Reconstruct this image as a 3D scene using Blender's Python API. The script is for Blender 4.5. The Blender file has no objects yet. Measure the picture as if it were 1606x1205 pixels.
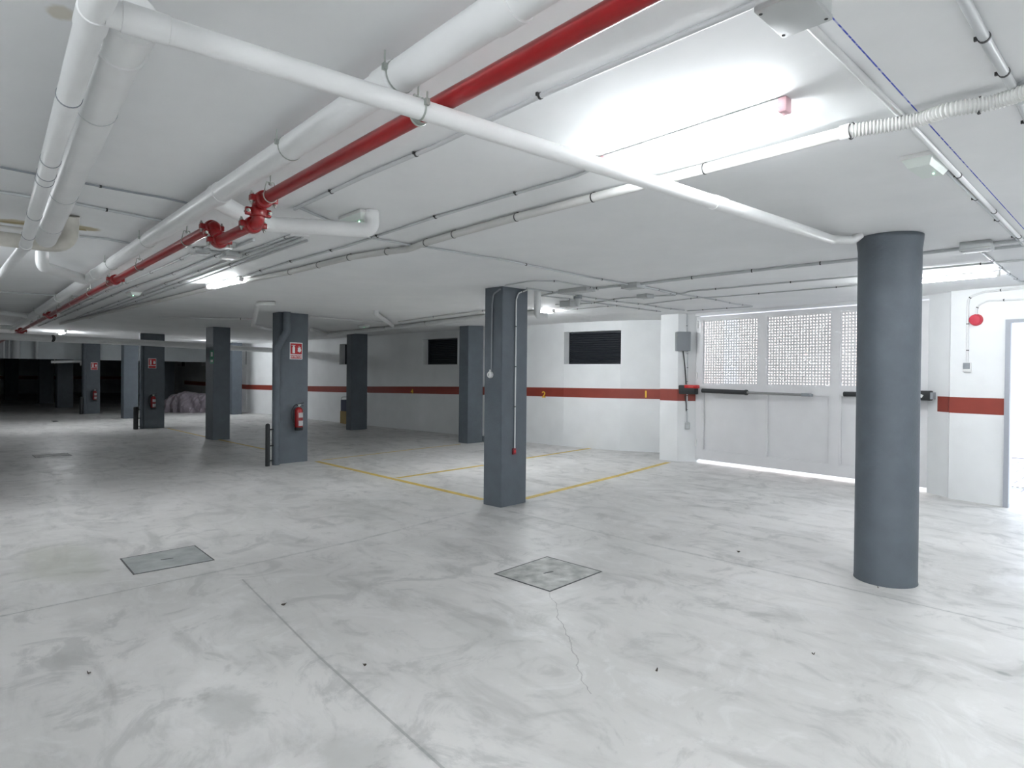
import bpy, bmesh, math, random
from mathutils import Vector, Matrix
random.seed(7)
S = bpy.context.scene
COL = S.collection

# ------------------------------------------------------------------ camera, world, exposure
F = 980.0; H = 1.538; CX = 803.0; CY = 595.5; PITCH = math.radians(.47); ROLL = .0089; YAW = math.radians(138)
cam = bpy.data.cameras.new('camera'); camo = bpy.data.objects.new('camera', cam); COL.objects.link(camo)
cam.sensor_width = 36.0; cam.sensor_fit = 'HORIZONTAL'
cam.lens = 36.0 * F / 1606.0
cam.shift_y = (CY - 602.5) / 1606.0
cam.clip_start = .05; cam.clip_end = 300
fw = Vector((math.cos(YAW)*math.cos(PITCH), math.sin(YAW)*math.cos(PITCH), -math.sin(PITCH)))
rt = Vector((math.sin(YAW), -math.cos(YAW), 0)); up = rt.cross(fw)
rt2 = rt*math.cos(ROLL) + up*math.sin(ROLL); up2 = up*math.cos(ROLL) - rt*math.sin(ROLL)
# picture x axis = right vector turned so that the horizon falls to the right
M3 = Matrix((rt2, up2, -fw)).transposed()
camo.matrix_world = Matrix.Translation((0, 0, H)) @ M3.to_4x4()
S.camera = camo

w = bpy.data.worlds.new('sky'); S.world = w; w.use_nodes = True
bg = w.node_tree.nodes['Background']
bg.inputs['Color'].default_value = (.83, .92, 1.0, 1); bg.inputs['Strength'].default_value = 1.0
S.view_settings.view_transform = 'Standard'; S.view_settings.look = 'None'
S.view_settings.exposure = 2.35; S.view_settings.gamma = 1.0; S.view_settings.use_curve_mapping = False
LAMP = 55.0          # radiance of the fluorescent diffusers
LAMP_COL = (.93, .97, 1.0)

# ------------------------------------------------------------------ measuring helpers (surveyed points -> place coordinates)
def ray(x, y):
    u = (x-CX)/F; v = (y-CY)/F
    r = u*math.cos(ROLL)+v*math.sin(ROLL); d = -u*math.sin(ROLL)+v*math.cos(ROLL)
    f = math.cos(PITCH)-d*math.sin(PITCH); z = -math.sin(PITCH)-d*math.cos(PITCH)
    c, s = math.cos(YAW), math.sin(YAW)
    return (f*c+r*s, f*s-r*c, z)
def at(x, y, z=0.0):
    a = ray(x, y); t = (z-H)/a[2]; return Vector((a[0]*t, a[1]*t, z))
def proj(p):
    X, Y, Z = p; c, s = math.cos(YAW), math.sin(YAW)
    f = X*c+Y*s; r = X*s-Y*c; z = Z-H
    g = f*math.cos(PITCH)-z*math.sin(PITCH); d = -(z*math.cos(PITCH)+f*math.sin(PITCH))
    u = r/g; v = d/g
    return (CX+F*(u*math.cos(ROLL)-v*math.sin(ROLL)), CY+F*(u*math.sin(ROLL)+v*math.cos(ROLL)))
def on(px, py, p, q):
    a = ray(px, py); dx, dy = q[0]-p[0], q[1]-p[1]
    det = a[0]*(-dy)+a[1]*dx
    t = (p[0]*(-dy)+p[1]*dx)/det
    return Vector((a[0]*t, a[1]*t, H+a[2]*t))
def xat(px, Y, Z):                         # X of the point on the line (y=Y, z=Z) seen at column px
    lo, hi = -60.0, -.2
    for _ in range(60):
        m = (lo+hi)/2
        if proj((m, Y, Z))[0] < px: lo = m
        else: hi = m
    return lo
def sm(a, b, x):
    t = max(0, min(1, (x-a)/(b-a))); return t*t*(3-2*t)
def CEIL(x, y):
    return 2.605 - .055*math.exp(-((y-4.3)/2.2)**2)*sm(-2, -5, x) + .05*sm(8.2, 9.8, y)
def ac(px, py, drop=.012):
    z = 2.58
    for _ in range(12):
        p = at(px, py, z); z = CEIL(p.x, p.y)-drop
    return Vector((p.x, p.y, z))

# ------------------------------------------------------------------ tags and mesh helpers
def tag(o, label=None, cat=None, group=None, kind=None):
    if label: o['label'] = label
    if cat: o['category'] = cat
    if group: o['group'] = group
    if kind: o['kind'] = kind
    return o
def obj(name, bm, m=None, parent=None, smooth=False):
    me = bpy.data.meshes.new(name)
    bmesh.ops.recalc_face_normals(bm, faces=bm.faces)
    bm.to_mesh(me); bm.free()
    if smooth:
        me.polygons.foreach_set('use_smooth', [True]*len(me.polygons))
        if smooth != 'all': me.set_sharp_from_angle(angle=math.radians(38))
    o = bpy.data.objects.new(name, me); COL.objects.link(o)
    if m:
        for k in (m if isinstance(m, (list, tuple)) else [m]): me.materials.append(k)
    if parent:
        o.parent = parent
        o.matrix_parent_inverse = Matrix.Identity(4)
        # geometry is authored in place coordinates: bring it into the parent's frame
        me.transform(parent_world(parent).inverted())
    return o
PW = {}
def parent_world(p):
    m = p.matrix_basis.copy()
    return m if p.parent is None else parent_world(p.parent) @ m
def thing(name, label, cat, loc=(0, 0, 0), rz=0, group=None):
    o = bpy.data.objects.new(name, None); COL.objects.link(o)
    o.empty_display_size = .1
    o.location = loc; o.rotation_euler = (0, 0, rz)
    o.matrix_basis = Matrix.Translation(loc) @ Matrix.Rotation(rz, 4, 'Z')
    return tag(o, label, cat, group)
def struct(name, bm, m, smooth=False):
    return tag(obj(name, bm, m, None, smooth), kind='structure')
def copy_tree(o, parent=None):
    c = o.copy(); COL.objects.link(c)
    if parent: c.parent = parent
    for ch in list(o.children): copy_tree(ch, c)
    return c
def box(bm, c, s, rz=0, bev=0, mi=0, M=None):
    r = bmesh.ops.create_cube(bm, size=1)
    vs = r['verts']
    T = Matrix.Translation(c) @ (M if M else Matrix.Rotation(rz, 4, 'Z')) @ Matrix.Diagonal((s[0], s[1], s[2], 1))
    bmesh.ops.transform(bm, matrix=T, verts=vs)
    fs = list({f for v in vs for f in v.link_faces})
    if bev:
        es = list({e for v in vs for e in v.link_edges})
        r = bmesh.ops.bevel(bm, geom=es, offset=bev, segments=2, affect='EDGES', profile=.5)
        fs = [f for f in r['faces']] + [f for f in fs if f.is_valid]
    for f in fs: f.material_index = mi
    return vs
def prism(bm, pts, z0, z1, mi=0):
    n = len(pts)
    a = [bm.verts.new((p[0], p[1], z0)) for p in pts]
    zz = z1 if callable(z1) else (lambda x, y: z1)
    b = [bm.verts.new((p[0], p[1], zz(p[0], p[1]))) for p in pts]
    fs = [bm.faces.new(a[::-1]), bm.faces.new(b)]
    for i in range(n): fs.append(bm.faces.new((a[i], a[(i+1) % n], b[(i+1) % n], b[i])))
    for f in fs: f.material_index = mi
def fillet(pts, rad, n=6):
    pts = [Vector(p) for p in pts]; out = [pts[0]]
    for i in range(1, len(pts)-1):
        p, a, b = pts[i], pts[i-1], pts[i+1]
        da, db = (a-p), (b-p); la, lb = da.length, db.length
        if la < 1e-6 or lb < 1e-6: continue
        ang = da.angle(db)
        if ang > math.radians(176): out.append(p); continue
        t = min(rad/math.tan(ang/2), la*.49, lb*.49)
        s, e = p+da.normalized()*t, p+db.normalized()*t
        for k in range(n+1):
            u = k/n; out.append(s*(1-u)**2 + p*2*u*(1-u) + e*u*u)
    out.append(pts[-1]); return out
def sweep(bm, pts, r, seg=14, caps=True, mi=0):
    pts = [Vector(p) for p in pts]
    q = [pts[0]]
    for p in pts[1:]:
        if (p-q[-1]).length > 1e-5: q.append(p)
    pts = q; n = len(pts)
    tang = []
    for i in range(n):
        a = pts[max(0, i-1)]; b = pts[min(n-1, i+1)]
        t = (pts[i]-a).normalized() + (b-pts[i]).normalized() if 0 < i < n-1 else (b-a)
        tang.append(t.normalized())
    t0 = tang[0]; ref = Vector((0, 0, 1)) if abs(t0.z) < .9 else Vector((1, 0, 0))
    nrm = (ref - t0*ref.dot(t0)).normalized()
    rings = []
    for i in range(n):
        t = tang[i]
        nrm = (nrm - t*nrm.dot(t)).normalized(); bn = t.cross(nrm)
        rr = r[i] if isinstance(r, (list, tuple)) else r
        k = 1.0
        rings.append([bm.verts.new(pts[i] + (nrm*math.cos(2*math.pi*j/seg) + bn*math.sin(2*math.pi*j/seg))*rr*k) for j in range(seg)])
    for i in range(n-1):
        for j in range(seg):
            f = bm.faces.new((rings[i][j], rings[i][(j+1) % seg], rings[i+1][(j+1) % seg], rings[i+1][j])); f.material_index = mi
    if caps:
        bm.faces.new(rings[0][::-1]).material_index = mi; bm.faces.new(rings[-1]).material_index = mi
def cyl(bm, a, b, r, seg=16, mi=0): sweep(bm, [a, b], r, seg, True, mi)
def lathe(bm, c, prof, seg=24, M=None, mi=0):      # prof: (radius, height) along local z
    rings = []
    M = M or Matrix.Identity(4)
    for r, z in prof:
        rings.append([bm.verts.new(Vector(c) + (M @ Vector((max(r, 1e-4)*math.cos(2*math.pi*j/seg), max(r, 1e-4)*math.sin(2*math.pi*j/seg), z)))) for j in range(seg)])
    for i in range(len(rings)-1):
        for j in range(seg):
            bm.faces.new((rings[i][j], rings[i][(j+1) % seg], rings[i+1][(j+1) % seg], rings[i+1][j])).material_index = mi
    bm.faces.new(rings[0][::-1]).material_index = mi; bm.faces.new(rings[-1]).material_index = mi
def B(): return bmesh.new()

# ------------------------------------------------------------------ materials
def mat(name, col, rough=.6, metal=0, bump=0, bscale=40, var=0, vscale=3, emis=0, spec=.5):
    m = bpy.data.materials.new(name); m.use_nodes = True
    nt = m.node_tree; b = nt.nodes['Principled BSDF']
    b.inputs['Base Color'].default_value = (*col, 1); b.inputs['Roughness'].default_value = rough
    b.inputs['Metallic'].default_value = metal
    b.inputs['Specular IOR Level'].default_value = spec
    tc = nt.nodes.new('ShaderNodeTexCoord')
    if var:
        n = nt.nodes.new('ShaderNodeTexNoise'); n.inputs['Scale'].default_value = vscale; n.inputs['Detail'].default_value = 5
        nt.links.new(tc.outputs['Object'], n.inputs['Vector'])
        r = nt.nodes.new('ShaderNodeValToRGB'); r.color_ramp.elements[0].position = .3; r.color_ramp.elements[1].position = .7
        r.color_ramp.elements[0].color = (*[c*(1-var) for c in col], 1); r.color_ramp.elements[1].color = (*[min(1, c*(1+var*.5)) for c in col], 1)
        nt.links.new(n.outputs['Fac'], r.inputs['Fac']); nt.links.new(r.outputs['Color'], b.inputs['Base Color'])
    if bump:
        n = nt.nodes.new('ShaderNodeTexNoise'); n.inputs['Scale'].default_value = bscale; n.inputs['Detail'].default_value = 4
        nt.links.new(tc.outputs['Object'], n.inputs['Vector'])
        bp = nt.nodes.new('ShaderNodeBump'); bp.inputs['Strength'].default_value = bump; bp.inputs['Distance'].default_value = .01
        nt.links.new(n.outputs['Fac'], bp.inputs['Height']); nt.links.new(bp.outputs['Normal'], b.inputs['Normal'])
    if emis:
        b.inputs['Emission Color'].default_value = (*col, 1); b.inputs['Emission Strength'].default_value = emis
    return m

class NT:                                   # tiny node-maths helper
    def __init__(s, m): s.t = m.node_tree
    def n(s, k): return s.t.nodes.new(k)
    def l(s, a, b): s.t.links.new(a, b)
    def m(s, op, a, b=None, c=None):
        n = s.n('ShaderNodeMath'); n.operation = op
        for i, v in enumerate((a, b, c)):
            if v is None: continue
            if isinstance(v, (int, float)): n.inputs[i].default_value = v
            else: s.l(v, n.inputs[i])
        return n.outputs[0]
    def ramp(s, f, a, b, ca=0, cb=1):
        n = s.n('ShaderNodeMapRange'); n.interpolation_type = 'SMOOTHSTEP'
        s.l(f, n.inputs[0]); n.inputs[1].default_value = a; n.inputs[2].default_value = b
        n.inputs[3].default_value = ca; n.inputs[4].default_value = cb; return n.outputs[0]
    def noise(s, vec, sc, det=4, rough=.5, dist=0):
        n = s.n('ShaderNodeTexNoise'); n.inputs['Scale'].default_value = sc; n.inputs['Detail'].default_value = det
        n.inputs['Roughness'].default_value = rough; n.inputs['Distortion'].default_value = dist
        s.l(vec, n.inputs['Vector']); return n.outputs['Fac']
    def mix(s, f, a, b):
        n = s.n('ShaderNodeMix'); n.data_type = 'RGBA'
        for i, v in ((0, f), (6, a), (7, b)):
            if isinstance(v, (int, float)): n.inputs[i].default_value = v
            elif isinstance(v, tuple): n.inputs[i].default_value = (*v, 1)
            else: s.l(v, n.inputs[i])
        return n.outputs[2]
    def seg(s, x, y, p, q, w, soft=.004):   # mask of a straight line p-q of half width w
        dx, dy = q[0]-p[0], q[1]-p[1]; L = math.hypot(dx, dy); dx /= L; dy /= L
        d = s.m('ABSOLUTE', s.m('ADD', s.m('ADD', s.m('MULTIPLY', x, -dy), s.m('MULTIPLY', y, dx)), dy*p[0]-dx*p[1]))
        t = s.m('ADD', s.m('ADD', s.m('MULTIPLY', x, dx), s.m('MULTIPLY', y, dy)), -(dx*p[0]+dy*p[1]))
        m1 = s.ramp(d, w, w+soft, 1, 0)
        m2 = s.m('MULTIPLY', s.m('GREATER_THAN', t, 0), s.m('LESS_THAN', t, L))
        return s.m('MULTIPLY', m1, m2)
    def blob(s, x, y, c, rx, ry, ns, amt):  # irregular stain
        d = s.m('SQRT', s.m('ADD', s.m('POWER', s.m('MULTIPLY', s.m('ADD', x, -c[0]), 1/rx), 2), s.m('POWER', s.m('MULTIPLY', s.m('ADD', y, -c[1]), 1/ry), 2)))
        d = s.m('ADD', d, s.m('MULTIPLY', s.m('ADD', ns, -.5), 1.6))
        return s.ramp(d, .5, 1.1, amt, 0)

def floor_material():
    m = bpy.data.materials.new('polished_concrete'); m.use_nodes = True; k = NT(m)
    b = m.node_tree.nodes['Principled BSDF']
    tc = k.n('ShaderNodeTexCoord'); P = tc.outputs['Object']
    sp = k.n('ShaderNodeSeparateXYZ'); k.l(P, sp.inputs[0]); x, y = sp.outputs[0], sp.outputs[1]
    mp = k.n('ShaderNodeMapping'); mp.inputs['Scale'].default_value = (1, 3.2, 1); mp.inputs['Rotation'].default_value = (0, 0, math.radians(35)); k.l(P, mp.inputs[0])
    n1 = k.noise(P, .55, 5, .55); n2 = k.noise(mp.outputs[0], 1.2, 8, .62, .6); n3 = k.noise(P, 7, 8, .7); n4 = k.noise(P, 60, 3, .6)
    n5 = k.noise(P, 2.2, 9, .68, 1.4)
    c = k.mix(k.ramp(n1, .35, .68), (.575, .57, .555), (.735, .725, .71))
    c = k.mix(k.m('MULTIPLY', k.ramp(n2, .48, .7), .6), c, (.40, .40, .39))
    c = k.mix(k.m('MULTIPLY', k.ramp(n5, .52, .64), .48), c, (.38, .385, .38))
    c = k.mix(k.m('MULTIPLY', k.ramp(n5, .47, .36), .30), c, (.80, .80, .80))
    c = k.mix(k.m('MULTIPLY', k.ramp(n3, .55, .78), .30), c, (.38, .385, .385))
    c = k.mix(k.m('MULTIPLY', k.ramp(n4, .62, .8), .15), c, (.27, .27, .27))
    # greenish worn patch and damp marks at their own places
    g = at(100, 880); g2 = at(10, 985); g3 = at(1030, 700)
    c = k.mix(k.blob(x, y, g, .75, .32, n2, .42), c, (.34, .36, .29))
    for px, py, r, a in ((820, 790, .5, .30), (560, 800, .8, .18), (690, 855, .6, .22), (700, 892, .22, .3), (1575, 1057, .05, .8), (560, 1190, .3, .3), (360, 1110, .28, .4), (760, 990, .4, .2)):
        c = k.mix(k.blob(x, y, at(px, py), r, r*.55, n3, a), c, (.27, .28, .27))
    # saw-cut joints
    for p, q, wd, amt in (((0, 967), (339, 897), .0022, .75), ((339, 897), (560, 848), .0022, .6), ((560, 848), (755, 798), .002, .4),
                          ((380, 909), (500, 1030), .004, .55), ((500, 1030), (700, 1210), .005, .5),
                          ((790, 800), (1023, 855), .003, .35), ((1023, 855), (1235, 902), .0035, .5), ((1235, 902), (1640, 994), .0025, .7),
                          ((0, 717), (205, 704), .01, .35)):
        a, bq = at(*p), at(*q)
        s = k.seg(x, y, a, bq, wd)
        c = k.mix(k.m('MULTIPLY', s, amt), c, (.16, .17, .17))
        s = k.seg(x, y, a, bq, .006, .04)
        c = k.mix(k.m('MULTIPLY', k.m('MULTIPLY', s, .5), k.ramp(n3, .4, .65)), c, (.3, .31, .31))
    # a wandering crack in front of the second cover
    yy = k.m('ADD', y, k.m('MULTIPLY', k.m('ADD', k.noise(P, 6, 3), -.5), .12))
    c = k.mix(k.m('MULTIPLY', k.seg(x, yy, at(862, 930), at(925, 1090), .001, .003), .6), c, (.2, .2, .2))
    k.l(c, b.inputs['Base Color'])
    k.l(k.m('ADD', k.ramp(n5, .35, .7, .30, .50), k.m('MULTIPLY', n3, .10)), b.inputs['Roughness'])
    b.inputs['Specular IOR Level'].default_value = .42
    bp = k.n('ShaderNodeBump'); bp.inputs['Strength'].default_value = .12; bp.inputs['Distance'].default_value = .01
    k.l(n3, bp.inputs['Height']); k.l(bp.outputs[0], b.inputs['Normal'])
    return m

def ceiling_material():
    m = bpy.data.materials.new('painted_ceiling'); m.use_nodes = True; k = NT(m)
    b = m.node_tree.nodes['Principled BSDF']
    tc = k.n('ShaderNodeTexCoord'); P = tc.outputs['Object']
    sp = k.n('ShaderNodeSeparateXYZ'); k.l(P, sp.inputs[0]); x, y = sp.outputs[0], sp.outputs[1]
    n1 = k.noise(P, 1.4, 6, .6); n2 = k.noise(P, 9, 6, .65)
    c = k.mix(k.ramp(n1, .3, .7), (.82, .835, .84), (.87, .88, .885))
    for px, py, rx, ry, a in ((95, 20, .05, .035, .5), (130, 357, .10, .12, .9), (25, 348, .10, .12, .9), (95, 352, .16, .14, .8)):
        c = k.mix(k.blob(x, y, at(px, py, 2.605), rx, ry, n2, a), c, (.50, .43, .27))
    a, q = at(1303, 25, 2.605), at(1640, 397, 2.605)
    br = k.ramp(k.noise(P, 30, 2), .38, .5)
    c = k.mix(k.m('MULTIPLY', k.seg(x, y, a, q, .0016, .002), k.m('ADD', k.m('MULTIPLY', br, .5), .5)), c, (.04, .08, .5))
    # brown tide line over the leaking drain
    c = k.mix(k.m('MULTIPLY', k.seg(x, y, at(-60, 341, 2.605), at(135, 360, 2.605), .02, .03), .75), c, (.36, .29, .13))
    k.l(c, b.inputs['Base Color']); b.inputs['Roughness'].default_value = .72; b.inputs['Specular IOR Level'].default_value = .3
    bp = k.n('ShaderNodeBump'); bp.inputs['Strength'].default_value = .10; bp.inputs['Distance'].default_value = .01
    k.l(k.noise(P, 3, 4), bp.inputs['Height']); k.l(bp.outputs[0], b.inputs['Normal'])
    return m

def paving_material():
    m = bpy.data.materials.new('block_paving'); m.use_nodes = True; k = NT(m)
    b = m.node_tree.nodes['Principled BSDF']
    tc = k.n('ShaderNodeTexCoord')
    br = k.n('ShaderNodeTexBrick'); k.l(tc.outputs['Object'], br.inputs['Vector'])
    br.inputs['Scale'].default_value = 1.0; br.inputs['Brick Width'].default_value = .42; br.inputs['Row Height'].default_value = .28
    br.inputs['Mortar Size'].default_value = .012
    br.inputs['Color1'].default_value = (.42, .41, .50, 1); br.inputs['Color2'].default_value = (.50, .49, .56, 1); br.inputs['Mortar'].default_value = (.16, .15, .24, 1)
    k.l(br.outputs[0], b.inputs['Base Color']); b.inputs['Roughness'].default_value = .7
    return m

MF = floor_material(); MC = ceiling_material()
MW = mat('white_wall_paint', (.84, .855, .86), .6, var=.05, vscale=2, bump=.12, bscale=14)
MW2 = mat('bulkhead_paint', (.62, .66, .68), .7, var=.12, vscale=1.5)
MRED = mat('red_brown_band', (.26, .042, .027), .5, var=.08, vscale=5)
MCOL = mat('grey_column_paint', (.105, .125, .146), .55, bump=.25, bscale=45, var=.10, vscale=6)
MYEL = mat('yellow_line_paint', (.66, .47, .09), .5, var=.3, vscale=9)
MPVC = mat('white_painted_pvc', (.78, .79, .79), .38, var=.04, vscale=5)
MPVCS = mat('stained_pvc', (.66, .64, .58), .45, var=.25, vscale=7)
MCON = mat('conduit_plastic', (.55, .57, .58), .45)
MCONW = mat('conduit_white', (.72, .73, .73), .42)
MRIB = mat('corrugated_hose', (.66, .67, .65), .5)
MCLIP = mat('black_clip', (.03, .03, .03), .5)
MFIRE = mat('fire_red_gloss', (.27, .006, .008), .28, var=.06, vscale=9)
MZINC = mat('galvanised_steel', (.42, .45, .42), .42, .85)
MGATE = mat('gate_white_enamel', (.74, .74, .75), .42, var=.03, vscale=4)
MBLK = mat('black_rubber', (.014, .016, .018), .55)
MMOTR = mat('motor_red', (.55, .01, .012), .35)
MDARK = mat('dark_louver', (.03, .035, .045), .5)
MBOX = mat('grey_plastic_box', (.50, .52, .52), .5)
MBOXD = mat('grey_metal_box', (.26, .28, .30), .45)
MWP = mat('white_plastic', (.80, .80, .79), .4)
MSIGN = mat('sign_red', (.50, .02, .025), .45)
MSIGW = mat('sign_white', (.85, .85, .85), .45)
MSIGG = mat('sign_green', (.03, .25, .14), .45)
MYNUM = mat('number_yellow', (.85, .55, .05), .5)
MLAMPS = {}
def lamp_mat(k):
    if k not in MLAMPS: MLAMPS[k] = mat('lamp_diffuser', LAMP_COL, .4, emis=LAMP*k)
    return MLAMPS[k]
MGREEN = mat('green_led', (.25, 1, .5), .4, emis=3.0)
MPINK = mat('lamp_end_cap', (.85, .55, .60), .4)
MALU = mat('brushed_rod', (.30, .30, .30), .35, .7)
MCOVER = mat('cover_fabric', (.27, .235, .27), .75, bump=.2, bscale=12)
MCARD = mat('cardboard_ochre', (.30, .22, .09), .8, var=.15)
MNAVY = mat('navy_plastic', (.02, .03, .07), .5)
MMAN = mat('cover_concrete', (.50, .51, .49), .6, bump=.4, bscale=20, var=.5, vscale=8)
MMAN2 = mat('cover_concrete_grey', (.37, .39, .385), .6, bump=.4, bscale=20, var=.3, vscale=6)
MEDGE = mat('dark_steel_edge', (.06, .065, .065), .6)
MEXT = mat('exterior_render', (.74, .58, .50), .8)
MEXTW = mat('exterior_white', (.85, .84, .86), .8)
MPAVE = paving_material()
MLEAF = mat('dry_leaf', (.06, .05, .04), .9)

# ------------------------------------------------------------------ room shell
bm = B(); box(bm, (-24.5, 2.8, -.15), (61, 15.8, .3)); struct('floor', bm, MF)

# ceiling: underside follows the slab, top flat
xs = [-55+i*1.0 for i in range(40)] + [-15+i*.4 for i in range(53)] + [6.4]
ys = [-5+i*.5 for i in range(30)]
ys = sorted(set(round(v, 3) for v in ys if v <= 9.5)) + [9.95, 10.35, 10.95]
def ceil_ok(i, j):
    xm = (xs[i]+xs[i+1])/2
    return not (xm > -6.2 and j >= len(ys)-3 and ys[j] >= 9.9)
bm = B(); V = {}
def cv(i, j, t):
    if (i, j, t) not in V: V[(i, j, t)] = bm.verts.new((xs[i], ys[j], 2.95 if t else CEIL(xs[i], ys[j])))
    return V[(i, j, t)]
cells = {(i, j) for i in range(len(xs)-1) for j in range(len(ys)-1) if ceil_ok(i, j)}
for (i, j) in cells:
    bm.faces.new((cv(i, j, 0), cv(i, j+1, 0), cv(i+1, j+1, 0), cv(i+1, j, 0)))
    bm.faces.new((cv(i, j, 1), cv(i+1, j, 1), cv(i+1, j+1, 1), cv(i, j+1, 1)))
    for di, dj, a, b_ in ((-1, 0, (i, j), (i, j+1)), (1, 0, (i+1, j+1), (i+1, j)), (0, -1, (i+1, j), (i, j)), (0, 1, (i, j+1), (i+1, j+1))):
        if (i+di, j+dj) not in cells:
            bm.faces.new((cv(*a, 0), cv(*a, 1), cv(*b_, 1), cv(*b_, 0)))
struct('ceiling', bm, MC, True)

# outer wall: a gently bending wall with recessed vent openings
WP = [(-52, 9.4), (-36.7, 9.05), (-35.2, 9.0), (-31.7, 8.85), (-30.4, 8.8), (-25.4, 8.5), (-24.3, 8.35), (-22.88, 8.75), (-19.65, 8.88), (-18.05, 9.02), (-16.75, 9.12), (-15.45, 9.24),
      (-14.05, 9.42), (-12.72, 9.58), (-10.35, 9.77), (-9.26, 9.84), (-7.98, 10.16), (-7.31, 10.57), (-6.78, 10.75)]
WIN = {1: (1.82, 2.42), 3: (1.82, 2.42), 5: (1.82, 2.42), 9: (1.80, 2.43), 12: (1.78, 2.46), 15: (1.77, 2.46)}
def off(i, d):                                   # wall corner pushed outwards
    a = Vector(WP[max(0, i-1)]); b = Vector(WP[min(len(WP)-1, i+1)]); t = (b-a).normalized()
    n = Vector((-t.y, t.x)); return (WP[i][0]+n.x*d, WP[i][1]+n.y*d)
TOP = 2.80
bm = B()
for i in range(len(WP)-1):
    q = [WP[i], WP[i+1], off(i+1, .3), off(i, .3)]
    if i in WIN:
        z0, z1 = WIN[i]; prism(bm, q, 0, z0); prism(bm, q, z1, TOP)
    else: prism(bm, q, 0, TOP)
bmesh.ops.remove_doubles(bm, verts=bm.verts, dist=1e-4)
struct('wall_back', bm, MW)

# remaining walls
bm = B(); prism(bm, [(-6.69, 9.68), (-6.34, 9.71), (-6.09, 9.97), (-6.12, 10.1), (-6.75, 10.62), (-7.0, 10.8)], 0, TOP); struct('wall_gate_left', bm, MW)
bm = B(); prism(bm, [(-2.50, 9.78), (-2.21, 9.56), (-2.19, 9.50), (-1.60, 9.415), (-1.60, 9.80), (-2.50, 10.05)], 0, TOP); struct('wall_gate_right', bm, MW)
bm = B(); prism(bm, [(-6.12, 9.90), (-2.46, 9.79), (-2.46, 10.05), (-6.12, 10.2)], 2.605, TOP); struct('wall_over_gate', bm, MW)
bm = B(); prism(bm, [(-1.62, 9.417), (-.62, 9.30), (-.62, 9.70), (-1.62, 9.80)], 2.24, TOP); struct('wall_over_door', bm, MW)
bm = B(); prism(bm, [(-.63, 9.30), (6.3, 8.6), (6.3, 9.1), (-.63, 9.70)], 0, TOP); struct('wall_door_right', bm, MW)
bm = B(); box(bm, (-24.5, -5.1, 1.4), (61, .2, 2.8)); struct('wall_near', bm, MW)
bm = B(); box(bm, (6.1, 2.2, 1.4), (.2, 14.6, 2.8)); struct('wall_right', bm, MW)
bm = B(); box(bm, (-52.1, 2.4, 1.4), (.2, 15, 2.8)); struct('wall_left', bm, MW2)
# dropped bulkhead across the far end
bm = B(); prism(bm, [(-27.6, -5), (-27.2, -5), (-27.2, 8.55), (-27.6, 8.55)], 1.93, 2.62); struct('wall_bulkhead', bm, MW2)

# painted band along the walls
def band(name, pts, zf, d=.004):
    bm = B()
    for (a, b_) in zip(pts, pts[1:]):
        a3, b3 = Vector(a), Vector(b_); t = (b3-a3).normalized(); n = Vector((t.y, -t.x))
        za, zb = zf(a[0]), zf(b_[0])
        vs = []
        for p, z in ((a3, za), (b3, zb)):
            for dd in (-.002, d):
                for zz in z: vs.append(bm.verts.new((p.x+n.x*dd, p.y+n.y*dd, zz)))
        i0, i1, o0, o1, j0, j1, k0, k1 = vs
        for f in ((o0, k0, k1, o1), (i0, j0, k0, o0), (i1, o1, k1, j1), (i0, o0, o1, i1), (j0, j1, k1, k0), (i0, i1, j1, j0)): bm.faces.new(f)
    return struct(name, bm, MRED)
def zband(x):
    t = sm(-24, -7, x); return (.885+.185*t, 1.06+.21*t)
band('trim_1', WP[2:], zband)
band('trim_2', [(-6.69, 9.68), (-6.34, 9.71), (-6.12, 9.94)], lambda x: (1.09, 1.30))
band('trim_3', [(-2.36, 9.672), (-2.21, 9.56), (-2.19, 9.50), (-1.62, 9.418)], lambda x: (1.10, 1.30))
bm = B(); prism(bm, [(-51.98, -5), (-51.98, 9.3), (-52.02, 9.3), (-52.02, -5)], .95, 1.15); struct('trim_4', bm, MRED)

# vent louvers in the wall openings
def louver(i, label):
    z0, z1 = WIN[i]; a, b_ = Vector(WP[i]), Vector(WP[i+1]); L = (b_-a).length
    t = (b_-a).normalized(); n = Vector((-t.y, t.x)); rz = math.atan2(t.y, t.x)
    c = (a+b_)/2 + n*.22
    o = thing('vent_louver', label, 'vent', (c.x, c.y, z0), rz, 'black louvered vents high in the outer wall')
    T = Matrix.Translation((c.x, c.y, z0)) @ Matrix.Rotation(rz, 4, 'Z'); hh = z1-z0
    bm = B()
    for cx_, sx, cz, sz in ((0, L, .012, .03), (0, L, hh-.015, .03), (-L/2+.015, .03, hh/2, hh), (L/2-.015, .03, hh/2, hh)):
        box(bm, (cx_, 0, cz), (sx, .05, sz))
    box(bm, (0, .05, hh/2), (L, .01, hh))
    bmesh.ops.transform(bm, matrix=T, verts=bm.verts); obj('frame', bm, MDARK, o)
    n_ = 13
    bm = B()
    for j in range(n_):
        box(bm, (0, .01, .04+(hh-.07)*(j+.5)/n_), (L-.06, .045, .006), M=Matrix.Rotation(math.radians(38), 4, 'X'))
    bmesh.ops.transform(bm, matrix=T, verts=bm.verts); obj('louver_slats', bm, MDARK, o)
louver(15, 'black louvered vent in the white wall between the central column and the gate')
louver(12, 'black louvered vent in the shaded wall left of the grey pilaster column')
louver(9, 'black louvered vent mostly hidden behind the dark column with boxes beside it')
louver(5, 'small far black louvered vent at the left end of the bright wall')
louver(3, 'dim far vent just left of the dark column before the covered vehicle')
louver(1, 'farthest dim vent, in the dark wall over the left end of the covered vehicle')

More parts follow.
